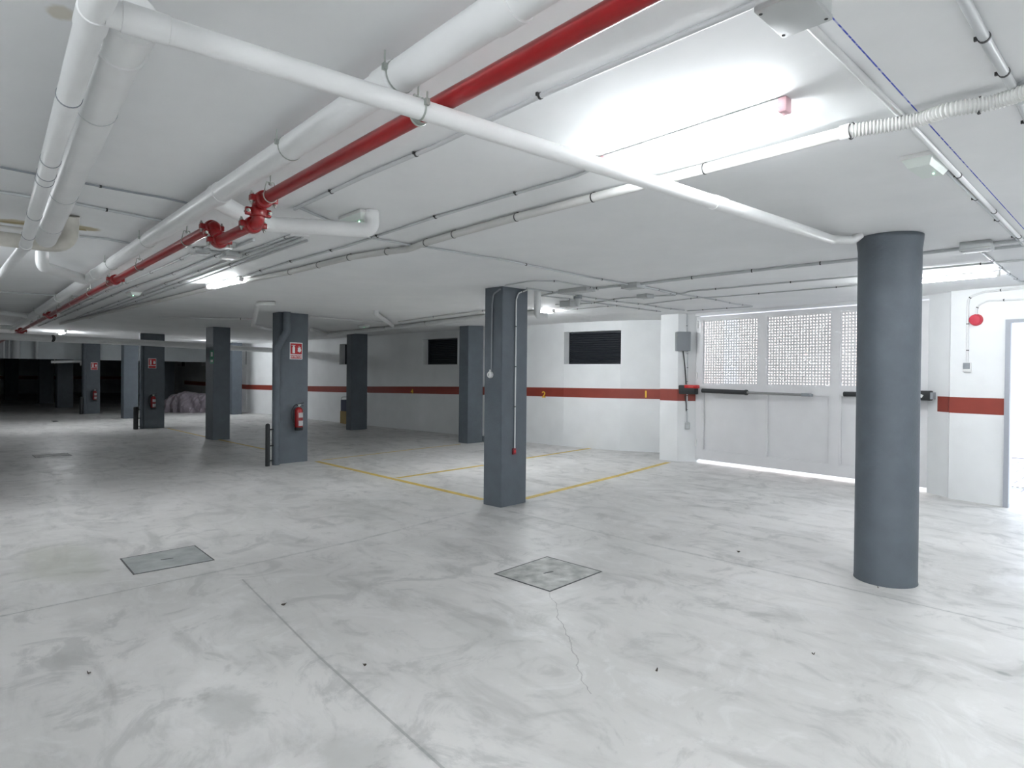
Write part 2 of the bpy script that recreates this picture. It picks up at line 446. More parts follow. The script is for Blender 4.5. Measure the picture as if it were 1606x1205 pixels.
# ------------------------------------------------------------------ columns
R5 = math.radians(5)
EX = Vector((math.cos(R5), math.sin(R5), 0)); EY = Vector((-math.sin(R5), math.cos(R5), 0))
def column(near, sx, sy, label, group=None, m=None):
    n = Vector((near[0], near[1], 0)); c = n - EX*sx/2 + EY*sy/2
    pts = [n, n-EX*sx, n-EX*sx+EY*sy, n+EY*sy]
    bm = B(); prism(bm, [(p.x, p.y) for p in pts], 0, lambda x, y: CEIL(x, y)-.001)
    ve = [e for e in bm.edges if abs(e.verts[0].co.z-e.verts[1].co.z) > 1]
    bmesh.ops.bevel(bm, geom=ve, offset=.006, segments=2, affect='EDGES')
    bmesh.ops.translate(bm, vec=-c, verts=bm.verts)
    o = obj('square_column', bm, m or MCOL); o.location = c
    return tag(o, label, 'column', group)
GC = 'square grey painted concrete columns'
C0 = (-5.42, 4.72)
column(C0, .285, .44, 'large grey square column at picture centre with two conduits running down it', GC)
C460 = (-10.39, 4.11); column(C460, .26, .52, 'grey square column carrying the red extinguisher and grey downpipe, left of centre', GC)
C345 = (-14.92, 4.40); column(C345, .42, .38, 'dark grey square column standing in front of the covered vehicle', GC)
C238 = (-18.95, 3.86); column(C238, .3, .50, 'dark square column with barely visible extinguisher and faded red sign', GC)
column((-15.36, 8.01), .22, .52, 'dark slim square column beside the ochre box near the outer wall', GC)
column((-10.9, 8.51), .30, .46, 'grey square column standing just before the shaded outer wall, with small plinth', GC)
C148 = (-26.62, 3.54); column(C148, .3, .50, 'far light grey square column with small extinguisher under the bulkhead', GC)
p = at(194, 657); q = at(216, 656); column((p.x, p.y), .3, .42, 'far plain grey square column just left of the dark extinguisher column', GC)
p = at(364, 650.5); column((p.x, p.y), .3, .35, 'grey square column against the bright far wall, right of the covered vehicle', GC)
column((-33.5, 6.0), .4, .52, 'far blue-grey square column rising behind the covered vehicle', GC)
for k_, (px_, dX) in enumerate(((253, -31.0), (8, -41.0), (62, -36.0), (90, -31.5))):
    Y_ = xat(px_, 0, 0) and None
    a = ray(px_, 590); t_ = dX/a[0]
    column((dX, a[1]*t_), .4, .55, ['black unlit column beyond the bulkhead, left of the covered vehicle', 'leftmost black unlit column beyond the bulkhead',
           'black unlit column beyond the bulkhead with a tiny pale sign', 'wide black unlit column beyond the bulkhead nearest the downpipe'][k_], 'unlit columns beyond the bulkhead')
# base plinth step of the column by the wall
bm = B(); cpt = Vector((-10.9, 8.51, 0)) - EX*.15 + EY*.50
prism(bm, [(v.x, v.y) for v in (cpt+EX*.15+EY*0, cpt-EX*.15, cpt-EX*.15+EY*.12, cpt+EX*.15+EY*.12)], 0, .12)
tag(obj('column_plinth', bm, MCOL), 'low grey concrete plinth at the foot of the column by the shaded wall', 'plinth')

# round column
rc = Vector((-1.56, 5.11, 0)) + Vector((-1.56, 5.11, 0)).normalized()*.205
bm = B(); lathe(bm, (0, 0, 0), [(.214, 0), (.211, .02), (.210, 1.3), (.212, 2.5), (.220, 2.57), (.222, 2.603)], 56)
o = obj('round_column', bm, MCOL, None, True); o.location = rc
tag(o, 'large round grey concrete column in the right foreground', 'column')

# ------------------------------------------------------------------ floor markings, covers
def painted(name, pts, wd, label, group=None):
    bm = B()
    P_ = [at(*p) for p in pts]
    for a, b_ in zip(P_, P_[1:]):
        t = (b_-a).normalized(); n = Vector((-t.y, t.x, 0))*wd/2
        a_ = a-t*wd*.0; prism(bm, [(v.x, v.y) for v in (a_-n, b_-n, b_+n, a_+n)], -.001, .0025)
    return tag(obj(name, bm, MYEL), label, 'line', group)
GL = 'yellow parking bay lines'
painted('parking_line', [(497, 724), (758, 784)], .09, 'yellow floor line running between the extinguisher column and the central column', GL)
painted('parking_line', [(623, 750), (759, 730)], .08, 'yellow floor line dividing bays, left of the central column', GL)
painted('parking_line', [(825, 719), (925, 703.5)], .08, 'yellow floor line reaching the outer wall right of the central column', GL)
painted('parking_line', [(823, 782.5), (975, 745), (1048, 725.5)], .09, 'yellow floor line from the central column to the gate pier', GL)
painted('parking_line', [(505, 722), (640, 706), (722, 697)], .04, 'faint yellow floor line across the shaded bay to the wall column', GL)
painted('parking_line', [(263, 672), (325, 686), (416, 705)], .06, 'worn yellow floor line passing behind the column before the covered vehicle', GL)

def cover(px, label, m, fr=.012, handle=True):
    P_ = [at(*p) for p in px]
    c = sum(P_, Vector())/4
    o = thing('manhole_cover', label, 'manhole cover', c, 0, 'square covers set in the concrete floor')
    bm = B()
    out = [(v.x, v.y) for v in P_]; inn = [((v.x-c.x)*(1-fr*3.2)+c.x, (v.y-c.y)*(1-fr*3.2)+c.y) for v in P_]
    for i in range(4):
        prism(bm, [out[i], out[(i+1) % 4], inn[(i+1) % 4], inn[i]], -.002, .003)
    obj('frame', bm, MEDGE, o)
    bm = B(); prism(bm, inn, -.002, .0025); obj('cover_plate', bm, m, o)
    if handle:
        bm = B(); box(bm, (c.x, c.y, .0032), (.09, .012, .003), rz=1.4); obj('lifting_slot', bm, MEDGE, o)
cover([(774.6, 900.7), (858, 873.4), (944.6, 897), (862.4, 928.7)], 'square manhole cover with scuffed pale plate in the middle of the floor', MMAN)
cover([(188, 877), (306, 856), (337, 879), (209, 902)], 'square grey manhole cover with dark edge on the left of the floor', MMAN2)
cover([(50, 714), (105, 711), (113, 714.5), (55, 718)], 'distant square cover in the pale floor strip at far left', MMAN, handle=False)
cover([(80, 660.5), (88, 660), (92, 661.5), (84, 662.3)], 'tiny distant drain cover near the far extinguisher column', MEDGE, handle=False)

for i, (px, py, s_, lb) in enumerate(((139, 1056, .035, 'small dark dry leaf on the floor at lower left'), (445, 949, .045, 'thin dark twig lying on the floor left of the joint'),
        (1158, 866, .04, 'small brown dry leaf on the floor before the gate'), (1276, 1026, .03, 'small brown scrap on the floor below the round column'),
        (1377, 921.8, .018, 'dark crumb at the foot of the round column'), (572, 1044, .025, 'tiny brown leaf on the floor left of picture centre'), (1030, 1052, .04, 'curved dark leaf on the pale floor at lower centre'))):
    p = at(px, py, .003); bm = B()
    s_ *= .4
    r_ = [bm.verts.new((s_*math.cos(a)*(1+.3*math.sin(3*a+i)), s_*.35*math.sin(a)*(1+.3*math.cos(2*a)), .004+.006*math.cos(a*2))) for a in [k*math.pi/5 for k in range(10)]]
    r2 = [bm.verts.new((v.co.x*.9, v.co.y*.9, v.co.z-.003)) for v in r_]
    bm.faces.new(r_); bm.faces.new(r2[::-1])
    for k in range(10): bm.faces.new((r_[k], r_[(k+1) % 10], r2[(k+1) % 10], r2[k]))
    bmesh.ops.translate(bm, vec=(0, 0, -min(v.co.z for v in bm.verts)), verts=bm.verts)
    o = obj('dry_leaf', bm, MLEAF); o.location = (p.x, p.y, 0); o.rotation_euler = (0, 0, i*1.3+.4)
    tag(o, lb, 'leaf', 'debris on the concrete floor')

# ------------------------------------------------------------------ pipes
def clamp_ring(bm, p, t, r, wd=.012, gap=.004):
    t = Vector(t).normalized(); sweep(bm, [p-t*wd/2, p-t*wd/2*.9, p+t*wd/2*.9, p+t*wd/2], [r, r+gap, r+gap, r], 20)
def pipe_run(name, label, pts, r, m=MPVC, rad=None, collars=(), clamps=(), group=None, seg=24, cat='pipe', partname='pipe_body', clampm=None, hang=True):
    P_ = [Vector(p) for p in pts]
    o = thing(name, label, cat, P_[0], 0, group)
    path = fillet(P_, rad, 8) if rad else P_
    bm = B(); sweep(bm, path, r, seg); obj(partname, bm, m, o, True)
    for (p, t, ln) in collars:
        p = Vector(p); t = Vector(t).normalized(); bm = B()
        sweep(bm, [p-t*ln/2, p-t*ln/2*.97, p+t*ln/2*.97, p+t*ln/2], [r*1.0, r*1.10, r*1.10, r*1.0], seg); obj('socket_collar', bm, m, o, True)
    for (p, t) in clamps:
        p = Vector(p); bm = B(); clamp_ring(bm, p, t, r, .006, .0025)
        top = CEIL(p.x, p.y)
        if hang and clampm is None:
            sd = Vector((0, 0, 1)).cross(Vector(t)).normalized(); sd = sd if sd.x < sd.y else -sd
            q_ = p-sd*(r+.006); box(bm, (q_.x, q_.y, p.z+.012), (.014, .014, .02)); cyl(bm, (q_.x, q_.y, p.z+.012), (q_.x, q_.y, min(top, p.z+r+.012)), .003, 6)
        obj('pipe_clamp', bm, clampm or MZINC, o, True)
    return o

XD = (1, 0, 0); YD = (0, 1, 0); ZD = (0, 0, 1)
# main white drain
DY, DZ, DR = 1.072, 2.49, .0515
xc = lambda px: xat(px, DY, DZ)
pipe_run('drain_pipe', 'thick white drain pipe hung beside the red pipe, running the length of the ceiling',
         [(3.5, DY, DZ), (-18.6, DY, DZ)], DR,
         collars=[((xc(px), DY, DZ), XD, .10) for px in (795, 612, 344, 150, 92)],
         clamps=[((xc(px), DY, DZ), XD) for px in (628, 455, 232, 176, 95, 60)])
# branch of the main drain toward the bay, passing over the red pipe line, with an upturned elbow
bz = 2.465; bp0 = at(372, 342, bz); be = at(583, 362, bz)
bx = (bp0.x+be.x)/2
pipe_run('drain_branch', 'white branch drain crossing behind the red valve and turning up at an elbow',
         [(bp0.x+.25, DY, DZ), (bp0.x+.03, DY+.28, bz), (bp0.x-.02, DY+.42, bz), (be.x, be.y, bz), (be.x, be.y, CEIL(be.x, be.y)-.001)], .049, rad=.10,
         collars=[((bp0.x-.02+(be.x-bp0.x)*.12, DY+.60, bz), (be.x-bp0.x, be.y-DY-.4, 0), .12)],
         clamps=[] and [((bp0.x+(be.x-bp0.x)*.35, DY+.42+(be.y-DY-.42)*.35, bz), (be.x-bp0.x, be.y-DY-.4, 0))])
# branch near the far left: elbow under the ceiling joining the main drain
q = at(66, 418, 2.47); j = at(140, 441, 2.47)
pipe_run('drain_branch', 'short white branch drain with a bright elbow joining the main drain at far left',
         [(q.x, q.y, CEIL(q.x, q.y)), (q.x, q.y, 2.47), (j.x, DY-.03, 2.48)], .05, rad=.10)
q = at(20, 493, 2.50)
pipe_run('drain_branch', 'small distant white branch drain joining the main drain near the bulkhead', [(q.x, .35, 2.53), (q.x, .5, 2.52), (q.x-.2, DY, 2.50)], .045, rad=.1)
q = at(28, 513, 2.48)
pipe_run('drain_branch', 'most distant white branch elbow at the end of the main drain', [(q.x, q.y-.8, CEIL(q.x, 0)), (q.x, q.y-.8, 2.46), (q.x, DY, 2.46)], .05, rad=.1)

# long white pipe crossing beneath everything and the left pipe it elbows into
LZ = 2.365
pa = at(152, 16, LZ); pb = at(230, 38, LZ); pc = at(660, 172, LZ); pd = at(1160, 330, LZ)
pe = at(1240, 355, 2.40); pg = ac(1305, 376, .05); pf = ac(1338, 377, .045)
l1 = at(103, 170, LZ); l2 = at(40, 385, LZ)
dl = (l2-l1).normalized(); dlong = (pd-pb).normalized()
den = dl.x*(-dlong.y)+dl.y*dlong.x
tt = ((pb.x-l1.x)*(-dlong.y)+(pb.y-l1.y)*dlong.x)/den
corner = l1+dl*tt
pipe_run('drain_pipe', 'long slender white pipe crossing under the red pipe to the round column',
         [corner+Vector((.0, .02, 0)), pc, pd, pe, pg, pf, (pf.x+.04, pf.y+.03, CEIL(pf.x, pf.y)-.001)], .0315, rad=.06,
         collars=[(corner+dlong*.10, dlong, .10), (pd.lerp(pc, .1), dlong, .09)], clamps=[(pc, dlong)])
pipe_run('drain_pipe', 'slim white pipe at the left with cracked paint rings, beside its thicker twin',
         [corner+Vector((.16, 0, 0)), corner, l2, at(5, 428, LZ), at(-60, 470, LZ)], .0325, rad=.03,
         collars=[(corner.lerp(l2, .0)+dl*.05, dl, .09), (l2+dl*.0, dl, .1)],
         clamps=[(l1.lerp(l2, f), dl) for f in (-.04, .22, .30, .34, .62, .85)], clampm=MBOXD)
# its thicker twin
TZ = 2.43; tr = .060
t1 = at(200, 45, TZ); t2 = at(70, 380, TZ); dt = (t2-t1).normalized()
pipe_run('drain_pipe', 'thicker white pipe along the left ceiling beside the slim cracked one',
         [t1-dt*.06, t2+dt*.05], tr, collars=[(t1-dt*.02, dt, .1), (t1+dt*.12, dt, .02)], clamps=[(t1.lerp(t2, f), dt) for f in (.18, .55, .8)], clampm=MCON)
# stained U bend
ua = at(30, 378, 2.40); ub = at(112, 384, 2.40)
pipe_run('drain_branch', 'white pipe bend with brown leak stains where the thick left pipe ends',
         [(ua.x, ua.y-.6, 2.40), (ua.x, ub.y, 2.40), (ub.x, ub.y, CEIL(ub.x, ub.y))], .048, m=MPVCS, rad=.11)
va = at(-20, 356, 2.56); vb = at(97, 371, 2.56)
pipe_run('drain_pipe', 'straight pale tube under the brown ceiling stain at far left', [va, vb], .028, m=MPVC)

# cross pipe far down the garage and drain along the outer wall
wz = 2.262
wl = [at(-10, 527, wz), at(230, 538, wz), at(425, 549.5, wz)]
ang = (wl[2]-wl[1]).normalized()
wxx = (wl[1].x+wl[2].x)/2
pipe_run('drain_pipe', 'wide white pipe running across the far garage in front of the distant columns',
         [wl[0], wl[1], wl[2], wl[2]+ang*((8.5-wl[2].y)/ang.y)], .078, clamps=[(at(83, 531, wz), ang)], clampm=MCLIP)
wq = [at(430, 548, 2.47), at(515, 538, 2.47), at(615, 511.5, 2.47), at(760, 494, 2.47), at(826, 488, 2.47)]
w0 = ac(510, 525, .055); w1 = ac(600, 516, .05); w2 = ac(760, 497, .05); w3 = ac(850, 490, .05)
pipe_run('drain_pipe', 'white drain running under the ceiling along the outer wall, left of the central column',
         [w0, w1, w2, w3], .05, collars=[(w1.lerp(w2, .3), w2-w1, .1)], clamps=[(w1.lerp(w2, f), w2-w1) for f in (.05, .5)])
e0 = ac(590, 493, .06)
pipe_run('drain_branch', 'short white branch with upturned elbow joining the drain by the outer wall',
         [(e0.x, e0.y, CEIL(e0.x, e0.y)), e0, ac(616, 511, .05)], .04, rad=.06)
g0 = ac(428, 494.5, .02)
pipe_run('drain_branch', 'white pipe branch joining the outer wall drain behind the extinguisher column', [ac(488, 517, .05), ac(512, 524, .055)], .04)
# vertical white stub right of the central column
s0 = ac(843, 456, .0); pipe_run('drain_branch', 'vertical white stub pipe hanging right of the central column top', [(s0.x, s0.y, s0.z), (s0.x, s0.y, s0.z-.31), (s0.x+.09, s0.y+.09, s0.z-.31)], .042, rad=.05)

# ribbed hose and smooth service tube
HZ = .052
h = [ac(px, py, HZ) for px, py in ((1620, 140), (1560, 160), (1490, 172), (1430, 190), (1331, 206))]
def spl(pts, n=10):
    out = []
    for i in range(len(pts)-1):
        p0 = pts[max(0, i-1)]; p1 = pts[i]; p2 = pts[i+1]; p3 = pts[min(len(pts)-1, i+2)]
        for k in range(n):
            t = k/n
            out.append(.5*((2*p1)+(-p0+p2)*t+(2*p0-5*p1+4*p2-p3)*t*t+(-p0+3*p1-3*p2+p3)*t**3))
    out.append(pts[-1]); return out
def resample(pts, d):
    out = [pts[0]]; acc = 0
    for a, b_ in zip(pts, pts[1:]):
        L = (b_-a).length
        while acc+L >= d:
            f = (d-acc)/L; a = a.lerp(b_, f); out.append(a); L = (b_-a).length; acc = 0
        acc += L
    return out
hp = resample(spl(h, 20), .0016)
o = thing('service_duct', 'ribbed white hose becoming a smooth tube, running under the ceiling right of the lamp', 'duct', h[-1])
bm = B(); sweep(bm, hp, [.0260+.0032*math.sin(2*math.pi*i/8) for i in range(len(hp))], 24); obj('ribbed_hose', bm, MRIB, o, 'all')
sp_ = [(1331, 206), (1105, 265), (930, 310), (810, 341), (712, 368), (668, 381), (640, 391), (607, 395), (548, 404), (500, 416), (455, 427), (360, 445), (250, 472), (160, 492), (95, 508)]
tp = [ac(px, py, HZ if k == 0 else .034) for k, (px, py) in enumerate(sp_)]
MTUBE = mat('grey_service_tube', (.56, .56, .545), .42, var=.05)
bm = B(); sweep(bm, fillet(tp, .10, 5), .0255, 22); obj('smooth_tube', bm, MTUBE, o, True)
bm = B(); sweep(bm, [tp[0]+(tp[0]-tp[1]).normalized()*.01, tp[0]+(tp[1]-tp[0]).normalized()*.03], .031, 22); obj('coupling', bm, MPVC, o, True)
for px, py in ((1334, 206), (1105, 265), (930, 310), (810, 341), (712, 368), (668, 381), (607, 395), (548, 404), (500, 416), (455, 427), (1535, 166)):
    dz_ = HZ if px > 1300 else .034
    p = ac(px, py, dz_); pn = ac(px-12, py+3, dz_)
    if px == 1535: r_ = .0295
    elif px == 1334: r_ = .0315
    else: r_ = .026
    bm = B(); clamp_ring(bm, p, pn-p, r_, .008, .002); box(bm, (p.x, p.y+r_*.6, p.z+r_), (.012, .02, .016)); obj('cable_tie', bm, MCLIP, o)

# ------------------------------------------------------------------ red fire main
RY, RZ, RR = 1.205, 2.43, .0305
xr = lambda px: xat(px, RY, RZ)
xa = xr(405); xb = xr(338)
LOW = RZ-.105
o = thing('fire_main', 'glossy red fire sprinkler main with a valve offset, hung across the ceiling', 'pipe', (xr(640), RY, RZ))
bm = B()
sweep(bm, [(3.5, RY, RZ), (xa+.05, RY, RZ)], RR, 28); obj('pipe_body', bm, MFIRE, o, True)
bm = B(); sweep(bm, fillet([(xa+.06, RY, RZ), (xa, RY, RZ), (xa, RY, LOW), (xa-.06, RY, LOW)], .045, 8), RR*1.05, 28)
obj('elbow_pair', bm, MFIRE, o, True)
bm = B(); sweep(bm, [(xa-.04, RY, LOW), (xb+.05, RY, LOW)], RR, 28); obj('pipe_body', bm, MFIRE, o, True)
bm = B(); sweep(bm, fillet([(xb+.06, RY, LOW), (xb, RY, LOW), (xb, RY, RZ), (xb-.06, RY, RZ)], .045, 8), RR*1.05, 28)
obj('elbow_pair', bm, MFIRE, o, True)
bm = B(); sweep(bm, [(xb-.05, RY, RZ), (-29.0, RY, RZ)], RR, 20); obj('pipe_body', bm, MFIRE, o, True)
def coupling(p, axis, k=1.0):
    p = Vector(p); ax = Vector(axis).normalized()
    c = None
    bm = B(); w_ = .052*k; r0 = RR
    sweep(bm, [p-ax*w_/2, p-ax*w_*.42, p-ax*w_*.2, p+ax*w_*.2, p+ax*w_*.42, p+ax*w_/2], [r0*1.05, r0*1.42*k, r0*1.5*k, r0*1.5*k, r0*1.42*k, r0*1.05], 26)
    side = YD if abs(ax.y) < .5 else XD
    side = Vector(side)
    for s_ in (-1, 1):
        q_ = p+side*s_*r0*1.75*k
        Mx = Matrix((side, ax, side.cross(ax))).transposed().to_4x4()
        box(bm, q_, (.032*k, w_*.8, .030*k), M=Mx, bev=.004)
    cobj = obj('grooved_coupling', bm, MFIRE, o, True)
    up_ = side.cross(ax)
    for s_ in (-1, 1):
        q_ = p+side*s_*r0*1.95*k; bm = B(); cyl(bm, q_-up_*.034*k, q_+up_*.034*k, .0055, 10); cyl(bm, q_-up_*.024*k, q_-up_*.015*k, .010, 6); cyl(bm, q_+up_*.015*k, q_+up_*.024*k, .010, 6)
        obj('coupling_bolt', bm, MZINC, cobj, True)
coupling((xa+.075, RY, RZ), XD); coupling((xa, RY, (RZ+LOW)/2), ZD, .95); coupling((xa-.075, RY, LOW), XD)
coupling((xb+.075, RY, LOW), XD); coupling((xb, RY, (RZ+LOW)/2), ZD, .95); coupling((xb-.075, RY, RZ), XD)
coupling((xr(181), RY, RZ), XD, 1.1); coupling((xr(78), RY, RZ), XD, 1.3); coupling((xr(33), RY, RZ), XD, 1.6)
def clevis(px):
    x = xr(px); bm = B(); top = CEIL(x, RY)
    n_ = 26; ring = []
    for k in range(n_+1):
        a = math.radians(-200) + math.radians(220)*k/n_
        ring.append(Vector((x, RY+math.cos(a)*(RR+.003), RZ+math.sin(a)*(RR+.003))))
    ring = [Vector((x, RY-.018, RZ+.068))] + ring + [Vector((x, RY+.018, RZ+.068)), Vector((x, RY-.018, RZ+.068))]
    sweep(bm, ring, .0035, 8, caps=True)
    cyl(bm, (x, RY, RZ+.052), (x, RY, top), .004, 8); cyl(bm, (x, RY, RZ+.055), (x, RY, RZ+.064), .009, 6); cyl(bm, (x, RY, top-.012), (x, RY, top), .011, 12)
    bmesh.ops.scale(bm, vec=(1.0, 1, 1), verts=bm.verts)
    obj('clevis_hanger', bm, MZINC, o, True)
for px in (656, 424, 293, 219, 172, 141, 113, 92, 75, 62, 50): clevis(px)
for px in (660,):
    x = xr(px); bm = B(); sweep(bm, [(x-.012, RY, RZ), (x+.012, RY, RZ)], RR+.003, 24); obj('hanger_band', bm, MZINC, o, True)

# ------------------------------------------------------------------ conduits
clip_me = {}
def conduit(label, pts, r=.0095, m=MCON, clips=.9, rad=.06, group='thin electrical conduits under the ceiling', vertical=None, first=.3, name='conduit', drop=None, subdiv=True):
    """pts: Vectors"""
    P_ = [Vector(p) for p in pts]
    if subdiv:
        Q = [P_[0]]
        for a, b_ in zip(P_, P_[1:]):
            n = max(1, int((b_-a).length/.6))
            for k in range(1, n+1):
                v = a.lerp(b_, k/n)
                if abs(a.z-CEIL(a.x, a.y)) < .06 and abs(b_.z-CEIL(b_.x, b_.y)) < .06: v.z = CEIL(v.x, v.y)-r-.004
                Q.append(v)
        P_ = Q
    o = thing(name, label, 'conduit', P_[0], 0, group)
    path = fillet(P_, rad, 5)
    bm = B(); sweep(bm, path, r, 10); obj('conduit_tube', bm, m, o, True)
    if clips:
        k = 0
        pos = resample([path[0].lerp(path[1], .01)]+path[1:], clips)[1:]
        for p in pos:
            # tangent
            best = min(range(len(path)-1), key=lambda i: ((path[i]+path[i+1])/2-p).length if (path[i+1]-path[i]).length > .02 else 9)
            t = path[best+1]-path[best]
            bm = B(); clamp_ring(bm, p, t, r, .010, .0025)
            tn = t.normalized(); sd = Vector((0, 0, 1)).cross(tn)
            if sd.length > .3:
                sd.normalize(); q_ = p+sd*(r+.006); box(bm, (q_.x, q_.y, p.z+.002), (.010, .010, .012))
            obj('conduit_clip', bm, MCLIP, o)
    return o
def cc(*px, r=.0095): return [ac(a, b_, r+.004) for a, b_ in px]
conduit('pale conduit running from the big ceiling junction box down beside the red main', cc((1200, -1), (852, 148), (685, 228), (570, 277), (462, 328)), r=.0105, clips=.85)
conduit('thin conduit leading away from the nearest lamp toward the second lamp', cc((962, 250), (905, 276), (800, 306.5), (686, 340), (606, 366), (541, 388), (455, 411), (376, 436)), r=.0085, clips=.75)
conduit('thin conduit crossing the ceiling from the drain elbow to the junction box above the gate', cc((470, 326), (540, 357), (584, 374), (646, 385), (669, 388), (800, 410), (985, 446)), r=.0085, clips=1.2)
conduit('thick grey conduit from the central junction box past the round column to the right box', cc((1003, 446), (1100, 434), (1345, 407), (1440, 398), (1516, 389), r=.015), r=.015, clips=.62)
conduit('middle grey conduit running parallel to the gate behind the round column', cc((1004, 449), (1064, 463), (1083, 457), (1349, 433), (1441, 423), (1560, 412), (1620, 407)), clips=.85)
conduit('upper one of the two thin conduits nearest the gate', cc((1008, 478), (1090, 468), (1130, 466), (1349, 448), (1440, 441)), r=.007, clips=.9)
conduit('twin conduit crossing diagonally from the box to the gate top', cc((1002, 448), (1062, 461), (1120, 470), (1180, 480.5)), clips=.5)
conduit('short conduit along the gate head to the wall corner', cc((1180, 481), (1130, 484.5), (1078, 488)), clips=.4, r=.008)
conduit('conduit from the central column top curving toward the wall corner', cc((826, 452.5), (861, 458), (891, 462), (929, 468), (974, 474), (1010, 478), (1073, 487)), clips=.5)
conduit('lowest of the crossing conduits reaching the outer wall head', cc((850, 464), (903, 471), (968, 480), (1010, 485.6), (1036, 489)), clips=.6)
conduit('conduit linking the stub pipe to the central junction box', cc((850, 464), (867, 460), (893, 455), (938, 452), (980, 448), r=.013), r=.013, clips=.5)
conduit('conduit through the small hexagonal box above the black vent', cc((871, 478), (926, 476), (974, 468), (1010, 465.5), (1060, 463)), clips=.55)
conduit('thin conduit feeding the lamp hidden behind the central column', cc((861, 489), (918, 484), (950, 481), (968, 480)), clips=.6, r=.007)
conduit('bowed thin conduit arching from the central column top', cc((792, 448), (826, 442), (838, 440.6), (873, 441.6), (918, 449), (938, 455)), clips=.7, r=.008)
conduit('white conduit dropping from the big junction box toward the emergency light', cc((1262, 32), (1410, 178), (1500, 272), (1612, 386), r=.013), r=.013, m=MCONW, clips=1.0)
conduit('second conduit leaving the right emergency light toward the grey box', cc((1484, 268), (1560, 340), (1604, 384), r=.010), r=.010, m=MCON, clips=.7)
conduit('thick conduit at the top right corner meeting the ribbed hose', cc((1505, -12), (1555, 80), (1590, 140), r=.016), r=.015, m=MCON, clips=.32)
conduit('short conduit leaving the top right joint toward the picture edge', cc((1590, 138), (1625, 120), r=.011), r=.011, clips=0)
conduit('grey conduit piece at the right picture edge below the ribbed hose', cc((1600, 160), (1618, 200), r=.016), r=.015, clips=.25)
conduit('upper twin conduit from the grey box to the right picture edge', cc((1549, 383), (1625, 374), r=.014), r=.014, clips=.3)
conduit('lower twin conduit from the grey box to the right picture edge', cc((1549, 391), (1606, 385), r=.012), r=.012, clips=.3)
conduit('slanting conduit from the grey box down to the door wall head', cc((1541, 396), (1562, 413), (1600, 442), (1625, 441)), clips=.5)
# left field of conduits
conduit('upper thin conduit across the ceiling at the left picture edge', cc((-20, 258), (60, 275), (125, 287), (170, 296), (260, 312), (300, 321)), r=.006, m=MBOXD, clips=.5)
conduit('lower thin conduit across the ceiling at the left picture edge', cc((-20, 298), (60, 311), (110, 318), (190, 334), (255, 347)), r=.009, clips=.6)
conduit('thin conduit reaching the main drain beyond the brown stain', cc((125, 371), (160, 374), (205, 382)), r=.009, clips=.5)
conduit('faint thin conduit crossing the distant ceiling at left', cc((-10, 457), (90, 464), (150, 467)), r=.008, clips=0)
conduit('conduit beside the red main from the far end to the branch drain', cc((95, 492), (165, 458), (208, 440), (270, 413), (308, 395), (345, 379)), r=.009, clips=1.1)
conduit('second conduit in the bundle next to the red main', cc((60, 512), (137, 480), (205, 452), (270, 430), (338, 402), (372, 386), (398, 376)), r=.011, clips=1.4)
conduit('curving conduit leaving the branch drain toward the lamp bundle', cc((322, 393), (350, 397), (375, 398), (400, 390), (470, 365)), r=.009, clips=1.2)
conduit('third conduit of the parallel bundle over the second lamp', cc((120, 498), (205, 466), (250, 449), (310, 426), (372, 404), (472, 369)), r=.009, clips=1.3)
conduit('fourth conduit of the parallel bundle over the second lamp', cc((130, 499), (215, 467), (300, 437), (390, 405), (474, 373)), r=.009, clips=1.7)
conduit('fifth conduit of the parallel bundle, nearest to the second lamp', cc((140, 500), (225, 469), (310, 439), (400, 406), (482, 378)), r=.009, clips=2.1)
conduit('short cross conduit between the bundle boxes by the red valve', cc((300, 388), (316, 393), (345, 397)), r=.008, clips=0)
conduit('thin conduit crossing the ceiling behind the extinguisher column', cc((250, 497), (330, 499), (400, 500)), r=.018, m=MCONW, clips=1.5)
conduit('faint conduit running from the extinguisher column to the outer wall', cc((486, 497), (545, 502), (600, 505)), r=.010, m=MCONW, clips=0)
conduit('conduit over the outer wall drain toward the hidden lamp', cc((625, 505), (700, 494), (762, 487)), r=.012, m=MCONW, clips=1.5)

# conduits on the central column
cn = Vector((C0[0], C0[1], 0))
fl = lambda px, py: on(px, py, (cn-EX)[:2], cn[:2]) - EY*.012      # on the -y face
fr = lambda px, py: on(px, py, cn[:2], (cn+EY)[:2]) + EX*.012      # on the +x face
a0 = fl(772, 580); a1 = fl(773, 478); a2 = fl(775, 462); a3 = fl(786, 453.5)
conduit('dark conduit curving down the left face of the central column to a round switch', [a0, a1, a2, a3], r=.009, m=MBOXD, clips=0, rad=.05, subdiv=False, group='conduits on columns and walls')
a0 = fr(806, 703); a1 = fr(808.5, 470); a2 = fr(812, 460); a3 = fr(825, 455.5)
conduit('pale conduit running down the right face of the central column to the red call point', [a0, a1, a2, a3], r=.0085, m=MCONW, clips=.47, rad=.06, subdiv=False, group='conduits on columns and walls')
p = fl(770, 588); o = thing('round_switch', 'round white switch at the end of the dark conduit on the central column', 'switch', p, R5)
bm = B(); Mx = Matrix.Rotation(R5, 4, 'Z') @ Matrix.Rotation(math.radians(90), 4, 'X')
lathe(bm, p+EY*.012, [(.040, 0), (.040, .022), (.034, .032), (.0, .034)], 28, Mx); obj('switch_body', bm, MWP, o, True)
bm = B(); box(bm, p-EY*.024-EX*.004, (.016, .010, .030), rz=R5, bev=.002); obj('rocker', bm, MBOX, o)
bm = B(); box(bm, p+Vector((0, 0, .045))+EX*0, (.018, .014, .03), rz=R5); obj('gland', bm, MWP, o)
p = fr(805.5, 708); o = thing('call_point', 'small dark red call point low on the right face of the central column', 'alarm', p, R5)
